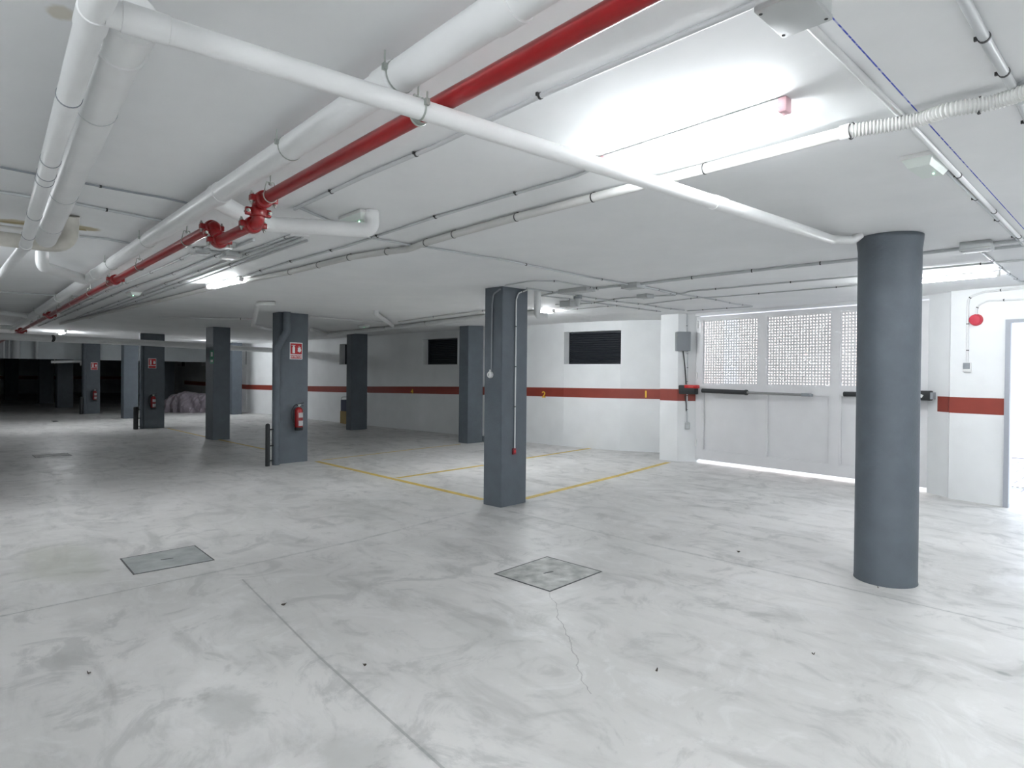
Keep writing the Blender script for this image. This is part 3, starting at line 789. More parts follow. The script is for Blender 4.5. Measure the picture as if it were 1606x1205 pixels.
bm = B(); box(bm, p-EX*.004, (.028, .052, .075), rz=R5, bev=.006); obj('housing', bm, mat('dark_red_plastic', (.20, .01, .02), .4), o, True)
bm = B(); box(bm, p+EX*.011, (.004, .03, .03), rz=R5); obj('press_plate', bm, MMOTR, o)

# ------------------------------------------------------------------ lamps
def lamp(x0, x1, y, label, rz=0, z=None, cap=False, k=1.0):
    L = abs(x1-x0); cx_ = (x0+x1)/2; zc = CEIL(cx_, y)
    o = thing('batten_lamp', label, 'lamp', (cx_, y, zc), rz, 'fluorescent batten lamps')
    T = Matrix.Translation((cx_, y, zc)) @ Matrix.Rotation(rz, 4, 'Z')
    def add(n, bm, m, s=False):
        bmesh.ops.transform(bm, matrix=T, verts=bm.verts); obj(n, bm, m, o, s)
    bm = B(); box(bm, (0, 0, -.014), (L-.04, .045, .026), bev=.004); add('housing', bm, MWP)
    bm = B(); sweep(bm, [(-L/2+.03, 0, -.044), (L/2-.03, 0, -.044)], .0165, 16); add('tube', bm, lamp_mat(k), True)
    for s_ in (-1, 1):
        bm = B(); box(bm, (s_*(L/2-.015), 0, -.030), (.035, .05, .058), bev=.006); add('end_cap', bm, MPINK if cap else MWP, True)
    return o
la = ac(1242, 172, .04); lb = ac(962, 250, .04)
lamp(la.x, la.x-.92, (la.y+lb.y)/2, 'brightest lamp, on the ceiling between the long pipe and the ribbed hose', cap=True, k=.55)
l2a = ac(373, 438, .04); l2b = ac(318, 452, .04)
lamp(l2a.x, l2a.x-.92, l2a.y, 'second lamp down the ceiling, beyond the red valve and conduit bundle', rz=R5, k=.6)
l3 = ac(1568, 430, .04); lamp(l3.x, l3.x-1.22, l3.y, 'lamp near the gate, half hidden by the round column', k=.6)
l4 = ac(862, 488, .04); lamp(l4.x, l4.x-1.22, l4.y+.1, 'lamp before the outer wall, mostly hidden by the central column', k=1.1)
l5 = ac(103, 521, .04); lamp(l5.x, l5.x-1.2, l5.y, 'distant lamp just before the cross pipe at far left')
for (x, y, lb_) in ((-6.8, -.5, 'lamp on the ceiling left of the drains, lighting the white elbow'), (2.6, 2.2, 'lamp on the ceiling behind the camera'),
                    (.2, -2.2, 'added unseen lamp on the ceiling left of and behind the camera'),
                    (2.6, 6.8, 'added unseen lamp on the ceiling right of the doorway'), (4.6, -1.5, 'added unseen lamp at the ceiling corner behind the camera'), (.6, 4.8, 'added unseen lamp on the ceiling between the camera and the doorway wall')):
    lamp(x, x-.92, y, lb_, k=(.55 if y > 4 else 1.7) if x > -3 else .65)  # last four are unseen lamps added to even out the light
lamp(-21.85, -22.75, 6.6, 'lamp lighting the bright far stretch of outer wall')

# emergency lights and boxes under the ceiling
def emergency(px, py, rz, label):
    p = ac(px, py, .0); z = p.z
    o = thing('emergency_light', label, 'emergency light', p, rz, 'white emergency lights with a green led')
    T = Matrix.Translation(p) @ Matrix.Rotation(rz, 4, 'Z')
    bm = B(); box(bm, (0, 0, -.010), (.31, .14, .020), bev=.004)
    bmesh.ops.transform(bm, matrix=T, verts=bm.verts); obj('back_plate', bm, MWP, o, True)
    bm = B()
    top = [(-.15, -.065), (.15, -.065), (.15, .065), (-.15, .065)]; low = [(-.115, -.045), (.115, -.045), (.115, .045), (-.115, .045)]
    a = [bm.verts.new((x, y, -.018)) for x, y in top]; b_ = [bm.verts.new((x, y, -.056)) for x, y in low]
    bm.faces.new(a); bm.faces.new(b_[::-1])
    for i in range(4): bm.faces.new((a[i], a[(i+1) % 4], b_[(i+1) % 4], b_[i]))
    bmesh.ops.transform(bm, matrix=T, verts=bm.verts); obj('diffuser', bm, mat('frosted_cover', (.78, .84, .80), .3), o)
    bm = B(); bmesh.ops.create_uvsphere(bm, u_segments=10, v_segments=6, radius=.004, matrix=Matrix.Translation((.05, -.02, -.057)))
    bmesh.ops.transform(bm, matrix=T, verts=bm.verts); obj('led', bm, MGREEN, o, True)
emergency(1452, 252, math.radians(90), 'white emergency light beside the slanting conduit at upper right')
emergency(562, 337, math.radians(0), 'white emergency light above the drain elbow, with green led')
emergency(210, 458, 0, 'distant white emergency light among the conduit bundle')
emergency(571, 510, 0, 'small distant emergency light before the outer wall')

def jbox(px, py, s, label, rz=0, z=.0, m=MBOX, nm='junction_box'):
    p = ac(px, py, s[2]/2); o = thing(nm, label, 'junction box', p, rz, 'plastic junction boxes')
    T = Matrix.Translation(p) @ Matrix.Rotation(rz, 4, 'Z')
    bm = B(); box(bm, (0, 0, s[2]*.10), (s[0], s[1], s[2]*.8), bev=.006); bmesh.ops.transform(bm, matrix=T, verts=bm.verts); obj('box_body', bm, m, o, True)
    bm = B(); box(bm, (0, 0, -s[2]*.39), (s[0]*1.02, s[1]*1.02, s[2]*.2), bev=.004); bmesh.ops.transform(bm, matrix=T, verts=bm.verts); lid = obj('lid', bm, m, o, True)
    for sx in (-1, 1):
        for sy in (-1, 1):
            bm = B(); cyl(bm, (sx*s[0]*.43, sy*s[1]*.4, -s[2]*.505), (sx*s[0]*.43, sy*s[1]*.4, -s[2]*.48), .005, 10)
            bmesh.ops.transform(bm, matrix=T, verts=bm.verts); obj('screw', bm, MEDGE, lid)
    return o
jbox(1245, 2, (.135, .185, .085), 'large grey junction box on the ceiling at the top picture edge', rz=math.radians(2))
jbox(1532, 387, (.20, .16, .07), 'grey junction box on the ceiling right of the round column', rz=math.radians(2))
jbox(993, 449, (.22, .16, .06), 'grey junction box over the bays where many conduits meet', m=MBOX)
jbox(893, 478, (.26, .16, .08), 'grey junction box on the ceiling left of the black vent head', m=MBOX) if False else None
jbox(891, 477, (.20, .14, .08), 'grey junction box hanging above the black vent', m=MBOX)
jbox(1012, 465, (.16, .16, .05), 'small hexagonal box on the conduit left of the gate')
jbox(904, 456, (.45, .16, .05), 'long shallow box on the ceiling right of the central column')
jbox(362, 401, (.20, .14, .05), 'pale box in the conduit bundle beneath the red valve')
jbox(314, 394, (.16, .12, .05), 'small pale box in the conduit bundle left of the red valve')
jbox(347, 383, (.10, .20, .05), 'pale box partly hidden by the red valve')
# small motion sensor hanging above the bays
p = ac(906, 463, 0); o = thing('motion_sensor', 'small dark sensor hanging from the ceiling with an orange glint', 'sensor', p)
bm = B(); cyl(bm, p, p-Vector((0, 0, .05)), .055, 18); obj('sensor_base', bm, MBOXD, o, True)
bm = B(); lathe(bm, p-Vector((0, 0, .15)), [(.018, 0), (.03, .03), (.05, .10)], 18); obj('sensor_head', bm, MBOX, o, True)

# ------------------------------------------------------------------ gate
GA = Vector((-6.06, 9.93, 0)); GB = Vector((-2.50, 9.80, 0)); gt = (GB-GA).normalized(); gn = Vector((gt.y, -gt.x, 0))   # gn points into the garage
GL_ = (GB-GA).length; grz = math.atan2(gt.y, gt.x)
GM = Matrix.Translation(GA) @ Matrix.Rotation(grz, 4, 'Z')         # local x along gate, -y into the garage
def gx(px): return (on(px, 600, GA[:2], GB[:2])-GA).dot(gt)
door = bpy.data.objects.new('door_1', None); COL.objects.link(door); door.matrix_basis = GM; tag(door, kind='structure')
door.location = GA; door.rotation_euler = (0, 0, grz)
def gadd(n, bm, m, par=door, s=False):
    bmesh.ops.transform(bm, matrix=GM, verts=bm.verts); return obj(n, bm, m, par, s)
x_p = [(gx(1103), gx(1189)), (gx(1203), gx(1304)), (gx(1318), gx(1318)+.99)]
lat0, lat1, bot0, bot1 = 1.395, 2.515, .215, 1.28
bm = B()
T_ = .05
edges = [0.0] + [v for ab in x_p for v in ab] + [GL_]
for a, b_ in ((edges[0], edges[1]), (edges[2], edges[3]), (edges[4], edges[5]), (edges[6], edges[7])):
    box(bm, ((a+b_)/2, 0, (.06+2.585)/2), (b_-a, T_, 2.525))
for a, b_ in x_p:
    for z0, z1 in ((.06, bot0), (bot1, lat0), (lat1, 2.585)):
        box(bm, ((a+b_)/2, 0, (z0+z1)/2), (b_-a, T_*.99, z1-z0))
gadd('gate_frame', bm, MGATE)
for a, b_ in x_p:
    bm = B(); box(bm, ((a+b_)/2, .018, (bot0+bot1)/2), (b_-a, .010, bot1-bot0))
    # moulding around the panel
    for cx_, cz, sx, sz in (((a+b_)/2, bot0+.012, b_-a, .024), ((a+b_)/2, bot1-.012, b_-a, .024), (a+.012, (bot0+bot1)/2, .024, bot1-bot0), (b_-.012, (bot0+bot1)/2, .024, bot1-bot0)):
        box(bm, (cx_, -.006, cz), (sx, .03, sz))
    gadd('lower_panel', bm, MGATE)
    # perforated upper panel: one sheet of square holes
    nx = 21; nz = 24; bm = B(); pit = (b_-a-.02)/nx; pz = (lat1-lat0-.02)/nz; bw = .58
    for i in range(nx+1): box(bm, (a+.01+pit*i, 0, (lat0+lat1)/2), (pit*bw, .004, lat1-lat0))
    for j_ in range(nz+1): box(bm, ((a+b_)/2, .0002, lat0+.01+pz*j_), (b_-a, .004, pz*bw))
    gadd('perforated_panel', bm, MGATE)
for zc in (2.45, 1.55, .35):
    bm = B(); cyl(bm, (-.012, -.035, zc-.06), (-.012, -.035, zc+.06), .014, 12); cyl(bm, (-.012, -.035, zc-.002), (-.012, -.035, zc+.002), .018, 12); gadd('hinge', bm, MWP, s=True)
bm = B(); box(bm, (-.012, -.012, 2.0), (.03, .02, .9)); gadd('hinge_post', bm, MGATE)
bm = B(); box(bm, (-.022, .03, 1.32), (.06, .05, 2.56)); gadd('jamb_post', bm, MGATE)

# swing opener on the gate
gp = lambda x, y, z: GM @ Vector((x, y, z))
def zpx(px, py, y=-.16):
    a = gp(0, y, 0); b_ = gp(1, y, 0); return GM.inverted() @ on(px, py, a[:2], b_[:2])
m0 = zpx(1073, 611); m1 = zpx(1103, 612); m2 = zpx(1170, 612.5); m3 = zpx(1256, 613); m4 = zpx(1266, 613.5)
o = thing('gate_opener', 'black swing gate opener with red cover and long steel rod, left of the gate', 'gate opener', gp(m0.x, -.16, m0.z), grz)
zc = m1.z
bm = B(); box(bm, (m0.x+.08, -.16, zc+.0), (.36, .12, .16), bev=.02); gadd('motor_housing', bm, MBLK, o, True)
bm = B(); box(bm, (m0.x+.16, -.16, zc+.055), (.24, .126, .06), bev=.012); gadd('red_cover', bm, MMOTR, o, True)
bm = B(); box(bm, (m0.x+.18, -.226, zc+.05), (.09, .002, .014)); gadd('brand_strip', bm, mat('pale_red_print', (.75, .12, .1), .4), o)
bm = B(); cyl(bm, (m1.x-.02, -.16, zc-.01), (m2.x, -.16, zc-.02), .038, 20); cyl(bm, (m2.x-.01, -.16, zc-.02), (m2.x+.02, -.16, zc-.02), .046, 20); gadd('piston_tube', bm, MBLK, o, True)
bm = B(); cyl(bm, (m2.x, -.16, zc-.02), (m3.x, -.14, zc-.03), .020, 14); gadd('steel_rod', bm, MALU, o, True)
bm = B(); box(bm, ((m3.x+m4.x)/2+.02, -.13, zc-.03), (.14, .05, .05), bev=.006); box(bm, (m4.x, -.07, zc-.035), (.05, .10, .04)); gadd('gate_bracket', bm, MBOXD, o, True)
bm = B(); box(bm, (m0.x-.13, -.15, zc), (.09, .12, .17), bev=.004)
for k in range(5): box(bm, (m0.x-.13, -.213, zc-.06+.03*k), (.07, .006, .012))
gadd('wall_bracket', bm, MBOXD, o)
r0 = zpx(1437, 620); r1 = zpx(1460, 621)
o = thing('gate_opener', 'black end of the right gate opener showing beside the round column', 'gate opener', gp(r1.x, -.16, r1.z), grz)
bm = B(); box(bm, (r1.x-.22, -.16, r1.z), (.46, .12, .13), bev=.012); gadd('motor_housing', bm, MBLK, o, True)
bm = B(); box(bm, (r1.x-.10, -.222, r1.z), (.05, .003, .04), M=Matrix.Rotation(.5, 4, 'Y')); gadd('pale_logo_mark', bm, MWP, o)
bm = B(); cyl(bm, (r1.x-.45, -.16, r1.z), (r1.x-1.1, -.15, r1.z-.01), .036, 18); gadd('piston_tube', bm, MBLK, o, True)
bm = B(); box(bm, (r1.x+.01, -.115, r1.z), (.06, .20, .09)); gadd('wall_bracket', bm, MBOXD, o)

# control box, cables and conduit on the pier beside the gate
PA, PB = Vector((-6.34, 9.71, 0)), Vector((-6.09, 9.97, 0)); pt = (PB-PA).normalized(); pn = Vector((pt.y, -pt.x, 0)); prz = math.atan2(pt.y, pt.x)
def op(px, py, d=.012): return on(px, py, PA[:2], PB[:2]) + pn*d
p = on(1070, 536, PA[:2], PB[:2]) + pn*.05
o = thing('control_box', 'grey metal control box on the pier left of the gate', 'control box', p, prz)
bm = B(); box(bm, p, (.25, .12, .34), rz=prz, bev=.008); obj('enclosure', bm, MBOXD, o, True)
bm = B(); box(bm, p+pn*.064, (.235, .012, .325), rz=prz, bev=.003); obj('lid', bm, MBOXD, o, True)
conduit('grey conduit dropping from the ceiling behind the control box to the low socket', [op(1077, 489), op(1077, 520), op(1078, 560), op(1077, 662)], r=.012, m=MCON, clips=.25, rad=.03, subdiv=False, group='conduits on columns and walls')
p0, p1, p2 = op(1070, 551, .06), op(1073, 575, .05), op(1074.5, 603, .07)
bm = B(); sweep(bm, spl([p0, p1, p2], 6), .011, 8); tag(obj('cable', bm, MBLK, None, True), 'black cable hanging from the control box to the gate opener', 'cable')
bm = B(); sweep(bm, spl([op(1073, 620, .05), op(1075.5, 632, .02), op(1076, 645, .014)], 6), .009, 8); tag(obj('cable', bm, MCLIP, None, True), 'short black cable leaving the underside of the gate opener', 'cable')
p = op(1077.5, 668, .02); o = thing('socket_box', 'small grey socket box low on the pier by the gate hinge', 'socket', p, prz)
bm = B(); box(bm, p, (.09, .05, .12), rz=prz, bev=.01); obj('box_body', bm, MBOX, o, True)
bm = B(); box(bm, p+pn*.027-Vector((0, 0, .01)), (.06, .008, .06), rz=prz, bev=.002); obj('flap', bm, MCON, o)

# things on the right pier
QA, QB = Vector((-2.19, 9.50, 0)), Vector((-1.60, 9.415, 0)); qt = (QB-QA).normalized(); qn = Vector((qt.y, -qt.x, 0)); qrz = math.atan2(qt.y, qt.x)
def oq(px, py, d=.012): return on(px, py, QA[:2], QB[:2]) + qn*d
conduit('white conduit running down the right pier to the dark key switch', [oq(1625, 450), oq(1545, 458), oq(1520, 466), oq(1518.5, 482), oq(1518, 569)], r=.0135, m=MCONW, clips=.33, rad=.12, subdiv=False, group='conduits on columns and walls')
conduit('white conduit curving down to the red siren', [oq(1625, 469), oq(1550, 472), oq(1533, 479), oq(1532, 497)], r=.011, m=MCONW, clips=.3, rad=.10, subdiv=False, group='conduits on columns and walls')
p = oq(1531.5, 502, 0); o = thing('siren', 'round red alarm siren on the white pier beside the doorway', 'siren', p, qrz)
Mx = Matrix.Rotation(qrz, 4, 'Z') @ Matrix.Rotation(math.radians(90), 4, 'X')
bm = B(); lathe(bm, p, [(.066, 0), (.068, .02), (.066, .045), (.055, .055), (.0, .058)], 32, Mx); obj('siren_body', bm, mat('siren_red', (.55, .03, .06), .4), o, True)
bm = B(); lathe(bm, p, [(.072, 0), (.072, .012)], 32, Mx); obj('mounting_ring', bm, MMOTR, o, True)
p = oq(1518, 575, .02); o = thing('key_switch', 'dark key switch in a white box under the conduit on the right pier', 'switch', p, qrz)
bm = B(); box(bm, p-Vector((0, 0, .012)), (.085, .04, .115), rz=qrz, bev=.006); obj('box_body', bm, MWP, o, True)
bm = B(); box(bm, p+qn*.024+Vector((0, 0, .006)), (.072, .014, .075), rz=qrz, bev=.004); obj('switch_face', bm, MBOXD, o, True)

# door frame at the right
bm = B()
box(bm, (-1.585, 9.40, 1.115), (.05, .07, 2.23)); box(bm, (-.65, 9.29, 1.115), (.05, .07, 2.23)); box(bm, (-1.12, 9.345, 2.225), (.98, .07, .04), rz=math.atan2(-.11, .935))
struct('trim_5', bm, mat('door_frame_grey', (.36, .38, .42), .5))

# ------------------------------------------------------------------ outside
bm = B(); box(bm, (-4, 19.5, -.16), (46, 18.6, .3)); struct('floor_outside', bm, MPAVE)
bm = B(); box(bm, (1.0, 15.6, 2.5), (9.0, .3, 5)); tag(obj('garden_wall', bm, MEXTW), 'white rendered wall outside the open doorway', 'wall')
o = thing('neighbour_building', 'warm rendered building outside, seen through the perforated gate panels', 'building', (-9.5, 17, 0))
bm = B(); box(bm, (-11, 17.2, 3), (14, .4, 6)); obj('facade', bm, MEXT, o)
bm = B(); box(bm, (-9.3, 16.98, 2.2), (.45, .06, 3.4)); obj('pale_streak', bm, MEXTW, o)  # pale strip put in for the bright vertical streak on the facade
d0, d1 = at(1581, 764), at(1612, 766)
bm = B(); box(bm, ((d0.x+d1.x)/2+.3, (d0.y+d1.y)/2-.02, -.004), (1.6, .12, .02)); dg = obj('drain_grate', bm, MBOX)
tag(dg, 'slotted drain channel in the paving just outside the doorway', 'drain')
for k in range(24):
    bm = B(); box(bm, ((d0.x+d1.x)/2-.42+k*.06, (d0.y+d1.y)/2-.02, .0075), (.03, .07, .004)); obj('slot', bm, MEDGE, dg)

# ------------------------------------------------------------------ signs, extinguishers, bumpers
def text_mesh(s, size):
    cu = bpy.data.curves.new('t', 'FONT'); cu.body = s; cu.size = size; cu.align_x = 'CENTER'; cu.align_y = 'CENTER'; cu.extrude = .0008; cu.offset = size*.02
    cu.resolution_u = 3
    tmp = bpy.data.objects.new('t', cu); COL.objects.link(tmp)
    dg_ = bpy.context.evaluated_depsgraph_get(); me = bpy.data.meshes.new_from_object(tmp.evaluated_get(dg_))
    bpy.data.objects.remove(tmp); bpy.data.curves.remove(cu)
    bm = B(); bm.from_mesh(me); bpy.data.meshes.remove(me); return bm
def xface(c):          # frame on a +x column face: local x right as seen, z up, y into the column
    return Matrix.Translation(c) @ Matrix.Rotation(R5+math.radians(90), 4, 'Z')
def sign(c, wd, ht, label, detail=True):
    T = xface(c); o = thing('extinguisher_sign', label, 'sign', c, R5+math.radians(90), 'extinguisher signs on the columns')
    def add(n, bm, m, par=o): bmesh.ops.transform(bm, matrix=T, verts=bm.verts); return obj(n, bm, m, par)
    bm = B(); box(bm, (0, -.002, 0), (wd, .004, ht)); add('backing_plate', bm, MSIGW)
    bm = B(); box(bm, (0, -.0045, ht*.12), (wd*.90, .001, ht*.64)); box(bm, (0, -.0045, -ht*.36), (wd*.90, .001, ht*.20)); add('red_field', bm, MSIGN)
    bm = B()                                   # extinguisher pictogram
    box(bm, (-wd*.20, -.0055, ht*.04), (wd*.20, .001, ht*.36)); box(bm, (-wd*.20, -.0055, ht*.26), (wd*.12, .001, ht*.08)); box(bm, (-wd*.22, -.0055, ht*.33), (wd*.30, .001, ht*.04))
    add('extinguisher_symbol', bm, MSIGW)
    bm = B()                                   # flame pictogram
    fp = [(0, -.2), (.10, -.16), (.15, -.02), (.09, .10), (.12, .22), (.03, .12), (-.02, .30), (-.06, .10), (-.12, .14), (-.10, -.02), (-.13, -.12)]
    a = [bm.verts.new((wd*.24+u*wd*1.1, -.0052, ht*.08+v*ht*.8)) for u, v in fp]; b_ = [bm.verts.new((v.co.x, -.006, v.co.z)) for v in a]
    bm.faces.new(a); bm.faces.new(b_)
    for i in range(len(a)): bm.faces.new((a[i], a[(i+1) % len(a)], b_[(i+1) % len(a)], b_[i]))
    add('flame_symbol', bm, MSIGW)
    if detail:
        bm = text_mesh('EXTINTOR', wd*.185)
        bmesh.ops.transform(bm, matrix=Matrix.Translation((0, -.006, -ht*.36)) @ Matrix.Rotation(math.radians(90), 4, 'X'), verts=bm.verts); add('lettering', bm, MSIGW)
def facepos(C, px, py, d=0.0):
    a = Vector((*C, 0)); return on(px, py, a[:2], (a+EY)[:2]) + EX*d
def sign_at(C, x0, x1, y0, y1, label, detail=True):
    a = facepos(C, x0, y0); b_ = facepos(C, x1, y1); c = (a+b_)/2 + EX*.001
    sign(c, abs((b_-a).dot(EY)), abs(a.z-b_.z), label, detail)
sign_at(C460, 454.5, 474, 537, 564, 'red and white extinguisher sign reading EXTINTOR on the column left of centre')
sign_at(C238, 232.5, 245, 562, 578, 'faded red extinguisher sign on the dark column', False)
sign_at(C148, 142.5, 153, 568.5, 580.5, 'small far extinguisher sign on the light grey column', False)

def extinguisher(C, x0, x1, y0, y1, label):
    a = facepos(C, (x0+x1)/2, y1); top = facepos(C, (x0+x1)/2, y0); Hh = top.z-a.z
    wd = .135*(Hh/.5); R_ = wd/2
    c = Vector((a.x, a.y, a.z)) + EX*(R_+.03)
    o = thing('fire_extinguisher', label, 'fire extinguisher', c, R5+math.radians(90), 'fire extinguishers hung on the columns')
    T = xface(c); hb = Hh*.80
    def add(n, bm, m, par=o, s=True): bmesh.ops.transform(bm, matrix=T, verts=bm.verts); return obj(n, bm, m, par, s)
    bm = B(); lathe(bm, (0, 0, 0), [(R_, .09*hb), (R_, .84*hb), (R_*.93, .90*hb), (R_*.65, .96*hb), (R_*.30, hb)], 28); add('cylinder', bm, MFIRE)
    bm = B(); lathe(bm, (0, 0, 0), [(R_*.95, 0), (R_*1.04, .01), (R_*1.04, .13*hb), (R_*.98, .14*hb)], 28); add('base_ring', bm, MBLK)
    for z0, z1, nm in ((.20, .42, 'white_label'), (.55, .76, 'white_label')):
        bm = B(); n = 10; vs = []
        for k in range(n+1):
            an = math.radians(-120+95*k/n); vs.append([bm.verts.new((math.cos(an)*(R_+.0012), math.sin(an)*(R_+.0012), z*hb)) for z in (z0, z1)])
        for k in range(n): bm.faces.new((vs[k][0], vs[k+1][0], vs[k+1][1], vs[k][1]))
        r_ = bmesh.ops.solidify(bm, geom=bm.faces[:], thickness=.001); add(nm, bm, MSIGW)
    bm = B(); cyl(bm, (0, 0, hb*.98), (0, 0, hb*1.08), R_*.26, 14); box(bm, (R_*.1, 0, hb*1.08), (R_*.8, R_*.5, hb*.06)); add('valve', bm, MZINC)
    bm = B(); box(bm, (R_*.55, 0, hb*1.14), (R_*1.5, R_*.35, .012), M=Matrix.Rotation(-.25, 4, 'Y')); box(bm, (R_*.6, 0, hb*1.05), (R_*1.3, R_*.35, .010), M=Matrix.Rotation(.12, 4, 'Y')); add('handle', bm, MBLK)
    bm = B(); sweep(bm, spl([Vector(v) for v in ((-R_*.2, 0, hb*1.07), (-R_*.9, 0, hb*1.08), (-R_*1.7, 0, hb*.90), (-R_*1.85, 0, hb*.6), (-R_*1.5, 0, hb*.35), (-R_*1.15, 0, hb*.18))], 8), .011, 10); add('hose', bm, MBLK)
    bm = B(); box(bm, (0, R_+.012, hb*.8), (R_*1.0, .03, .05)); add('wall_bracket', bm, MBOXD)
extinguisher(C460, 455, 473, 629, 674.5, 'red fire extinguisher on the column left of centre')
extinguisher(C238, 231, 246, 616, 642, 'shaded fire extinguisher on the dark column, only its labels clear')
extinguisher(C148, 143, 152, 609, 629, 'small far fire extinguisher on the light grey column')

# green edge-on sign on the column before the covered vehicle
p = on(332.5, 560, (Vector((*C345, 0))-EX)[:2], C345); n_ = -EY
o = thing('evacuation_sign', 'green evacuation sign seen edge-on on the dark column', 'sign', p, R5)
bm = B(); box(bm, p-EY*.003, (.20, .004, .30), rz=R5); obj('sign_plate', bm, MSIGG, o)
bm = B(); box(bm, p-EY*.006+Vector((0, 0, .06)), (.10, .002, .10), rz=R5); box(bm, p-EY*.006-Vector((0, 0, .09)), (.12, .002, .05), rz=R5); obj('white_symbol', bm, MSIGW, o)

# downpipes and bumpers beside columns
def downpipe(C, px_top, px, pyb, r, label, swan=True):
    b0 = at(px, pyb); b0 = Vector((b0.x, b0.y, 0))
    top = CEIL(b0.x, b0.y)
    if swan:
        b0 = Vector((*C, 0))+EX*.06-EY*.085
        pts = [b0, b0+Vector((0, 0, 1.93)), b0+EY*.17+EX*.02+Vector((0, 0, 2.22)), b0+EY*.17+EX*.02+Vector((0, 0, top-.001))]
    else: pts = [b0, b0+Vector((0, 0, top-.001))]
    o = thing('downpipe', label, 'pipe', b0, 0, 'downpipes standing beside columns')
    bm = B(); sweep(bm, fillet(pts, .12, 6), r, 18); obj('pipe_body', bm, MCOL, o, True)
    return b0
def bumper(b0, h, label, px, pyb, r=.035):
    p = at(px, pyb); p = Vector((p.x, p.y, 0)); o = thing('column_guard', label, 'guard', p, 0, 'black rubber guards beside the downpipes')
    bm = B(); lathe(bm, p, [(r, 0), (r, h-.03), (r*.8, h-.008), (r*.3, h)], 16); obj('rubber_post', bm, MBLK, o, True)
    for z in (h*.12, h*.47, h*.85):
        bm = B(); cyl(bm, p+Vector((0, 0, z)), Vector((b0.x, b0.y, z)), .011, 8); obj('fixing_rod', bm, MBLK, o)
d = downpipe(C460, 0, 430, 729, .06, 'grey swan-necked downpipe on the left of the extinguisher column')
bumper(d, .70, 'tall black rubber guard beside the grey downpipe, left of centre', 419.5, 731.5)
bm = B(); q = Vector((*C460, 0))-EX*.02-EY*.03; box(bm, q+Vector((0, 0, 1.0)), (.03, .04, 2.0), rz=R5); tag(obj('cable_duct', bm, MEDGE), 'thin duct coloured dark for the shade in the gap between grey downpipe and column', 'duct')  # duct coloured dark to give the gap its shade
e0 = ac(405, 476, .04); e1 = at(397, 511, 2.34); e2 = at(424, 517, 2.34)
pipe_run('drain_branch', 'white bent pipe dropping from the ceiling into the swan-necked downpipe', [ac(432, 476, .03), e0, (e0.x, e0.y-.01, e0.z-.02), e1, e2], .030, rad=.05)
d = downpipe(C238, 0, 222, 672.5, .05, 'pale downpipe on the left side of the dark extinguisher column', False)
bumper(d, .60, 'black rubber guard beside the dark extinguisher column', 213, 673.5, .06)
d = downpipe(C148, 0, 132.5, 649.5, .06, 'far downpipe on the left side of the light grey column', False)
bumper(d, .62, 'far black rubber guard left of the light grey column', 127.5, 650, .055)
# vertical pipes on the bulkhead
for px, r_, lb_ in ((5.5, .03, 'leftmost thin grey pipe on the bulkhead'), (14, .03, 'second thin grey pipe on the bulkhead'), (25.5, .11, 'wide grey pipe on the bulkhead'), (57.5, .05, 'grey pipe standing on the middle of the bulkhead')):
    p = on(px, 550, (-27.1, 0), (-27.1, 1)); bm = B(); cyl(bm, (p.x, p.y, 1.93), (p.x, p.y, 2.55), r_, 12)
    tag(obj('service_pipe', bm, MCON, None, True), lb_, 'pipe', 'vertical pipes on the far bulkhead')
p0 = on(80, 568, (-27.0, 0), (-27.0, 1)); p1 = on(128, 567, (-27.0, 0), (-27.0, 1))
pipe_run('drain_branch', 'thin pale pipe under the bulkhead ending in a bend at the far downpipe', [p0, p1, (p1.x, p1.y, p1.z-.15)], .05, rad=.1)

# ------------------------------------------------------------------ bay numbers
def number(s, px, py, size, label):
    hit = None
    for i in range(len(WP)-1):
        v = on(px, py, WP[i], WP[i+1])
        if WP[i][0]-1e-3 <= v.x <= WP[i+1][0]+1e-3: hit = (v, i)
    v, i = hit; t = (Vector(WP[i+1])-Vector(WP[i])).normalized(); rz = math.atan2(t.y, t.x)
    n = Vector((t.y, -t.x, 0)); bm = text_mesh(s, size)
    bmesh.ops.transform(bm, matrix=Matrix.Rotation(rz, 4, 'Z') @ Matrix.Rotation(math.radians(90), 4, 'X') @ Matrix.Diagonal((1.25, 1, 1, 1)), verts=bm.verts)
    o = obj('bay_number', bm, MYNUM); o.location = v+n*.0060
    tag(o, label, 'number', 'yellow bay numbers on the red band')
number('1', 1013, 619, .19, 'yellow bay number 1 on the red band near the gate')
number('2', 853, 619.5, .19, 'yellow bay number 2 on the red band right of the central column')
number('4', 646.5, 614.5, .17, 'dim yellow bay number 4 on the shaded red band')

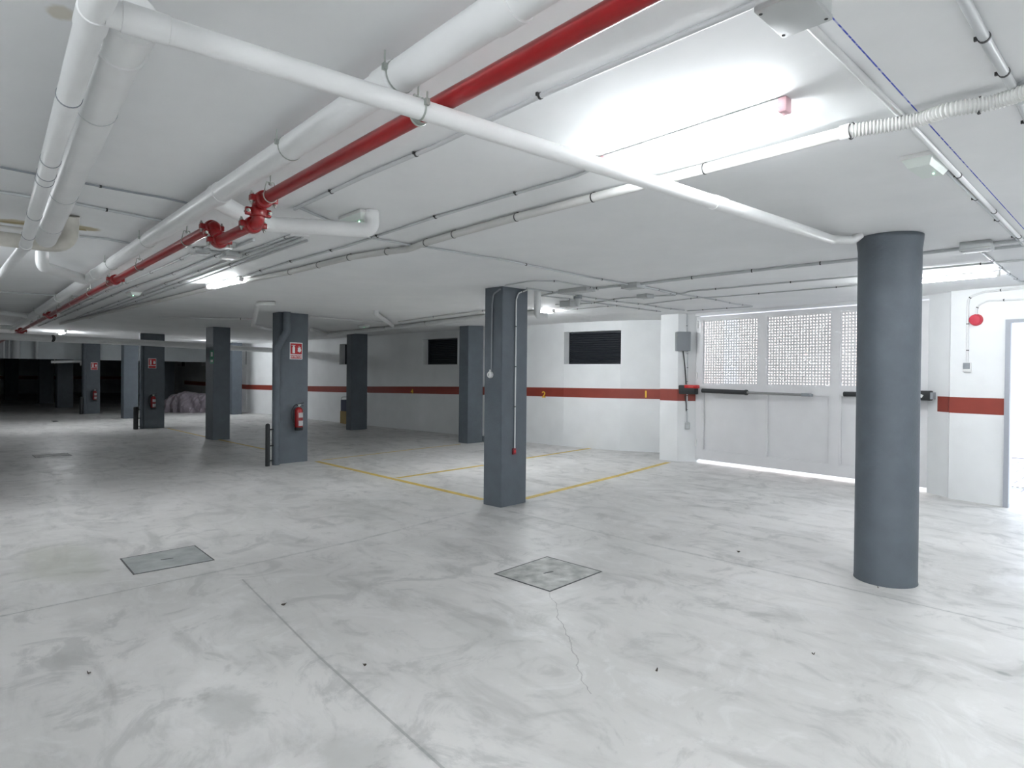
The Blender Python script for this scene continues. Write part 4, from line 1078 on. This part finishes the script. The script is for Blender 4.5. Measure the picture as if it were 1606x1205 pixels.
# ------------------------------------------------------------------ covered vehicle
c0 = at(292, 647.5)
vdir = Vector((rt.x, rt.y, 0)).normalized(); vdep = Vector((fw.x, fw.y, 0)).normalized()
Lc, Dc, n1, n2 = 2.35, .95, 110, 44
bm = B(); grid = []
import mathutils
def prof(u):      # u 0..1 left to right
    pts = [(0, .30), (.04, .52), (.14, .66), (.32, .76), (.55, .72), (.74, .70), (.86, .86), (.93, 1.02), (1.0, .95)]
    for (a, ha), (b_, hb_) in zip(pts, pts[1:]):
        if u <= b_: t = (u-a)/(b_-a); t = t*t*(3-2*t); return ha+(hb_-ha)*t
    return pts[-1][1]
for i in range(n1+1):
    row = []
    u = i/n1
    for j_ in range(n2+1):
        a = math.pi*(j_/n2)          # front foot -> over -> back foot
        hgt = prof(u)*(math.sin(a)**.55 if 0 < j_ < n2 else 0)
        sx = (u-.5)*Lc
        dp = -math.cos(a)*Dc/2
        fold = mathutils.noise.noise(Vector((sx*3.2+hgt*1.6, dp*1.5, 2)))*.20 + abs(mathutils.noise.noise(Vector((sx*6-hgt*4, dp*2, 7))))*.20 - abs(mathutils.noise.noise(Vector((sx*13+hgt*7, dp*2, 3))))*.07
        lowk = 1-(hgt/prof(u))*.5
        fold += .07*math.sin(sx*19+3*mathutils.noise.noise(Vector((sx*2, dp*2, hgt*2))))*(1.15-hgt/prof(u))
        dp += math.copysign(1, dp)*fold*lowk*1.1
        hgt = max(.0, hgt + (mathutils.noise.noise(Vector((sx*5, dp*4, 1)))*.05 if 0 < j_ < n2 else 0))
        endk = 1.0
        pt_ = vdir*(sx+mathutils.noise.noise(Vector((0, dp*6, hgt*3)))*.05) + vdep*dp
        row.append(bm.verts.new((pt_.x, pt_.y, hgt)))
    grid.append(row)
for i in range(n1):
    for j_ in range(n2): bm.faces.new((grid[i][j_], grid[i+1][j_], grid[i+1][j_+1], grid[i][j_+1]))
for row in (grid[0], grid[-1]): bm.faces.new(row)
o = obj('covered_vehicle', bm, MCOVER, None, True); o.location = (c0.x+vdep.x*.5+vdir.x*.12, c0.y+vdep.y*.5+vdir.y*.12, 0)
tag(o, 'vehicle draped in a crumpled mauve-grey cover behind the dark column', 'covered vehicle')

# ochre box and dark crate beside the slim column
p = at(535, 664); q = at(548, 665)
bxc = Vector(((p.x+q.x)/2+.05, (p.y+q.y)/2+.10, 0)); bm = B(); box(bm, bxc+Vector((0, 0, .19)), (.45, .35, .38), rz=R5, bev=.01)
tag(obj('storage_box', bm, MCARD), 'ochre box standing on the floor behind the slim dark column', 'box')
o = thing('storage_crate', 'dark blue crate on top of the ochre box behind the slim column', 'crate', bxc+Vector((0, 0, .38)), R5)
bm = B()
for sx, sy, wx, wy in ((-.2, 0, .02, .32), (.2, 0, .02, .32), (0, -.15, .42, .02), (0, .15, .42, .02)):
    v = EX*sx+EY*sy; box(bm, bxc+v+Vector((0, 0, .55)), (wx, wy, .34), rz=R5)
box(bm, bxc+Vector((0, 0, .39)), (.42, .32, .02), rz=R5); obj('crate_body', bm, MNAVY, o)
for s_ in (-1, 1):
    bm = B(); v = EX*s_*.215; sweep(bm, fillet([bxc+v-EY*.13+Vector((0, 0, .42)), bxc+v-EY*.13+Vector((0, 0, .80)), bxc+v+EY*.13+Vector((0, 0, .80)), bxc+v+EY*.13+Vector((0, 0, .42))], .04), .010, 8); obj('side_frame', bm, MBOX, o)
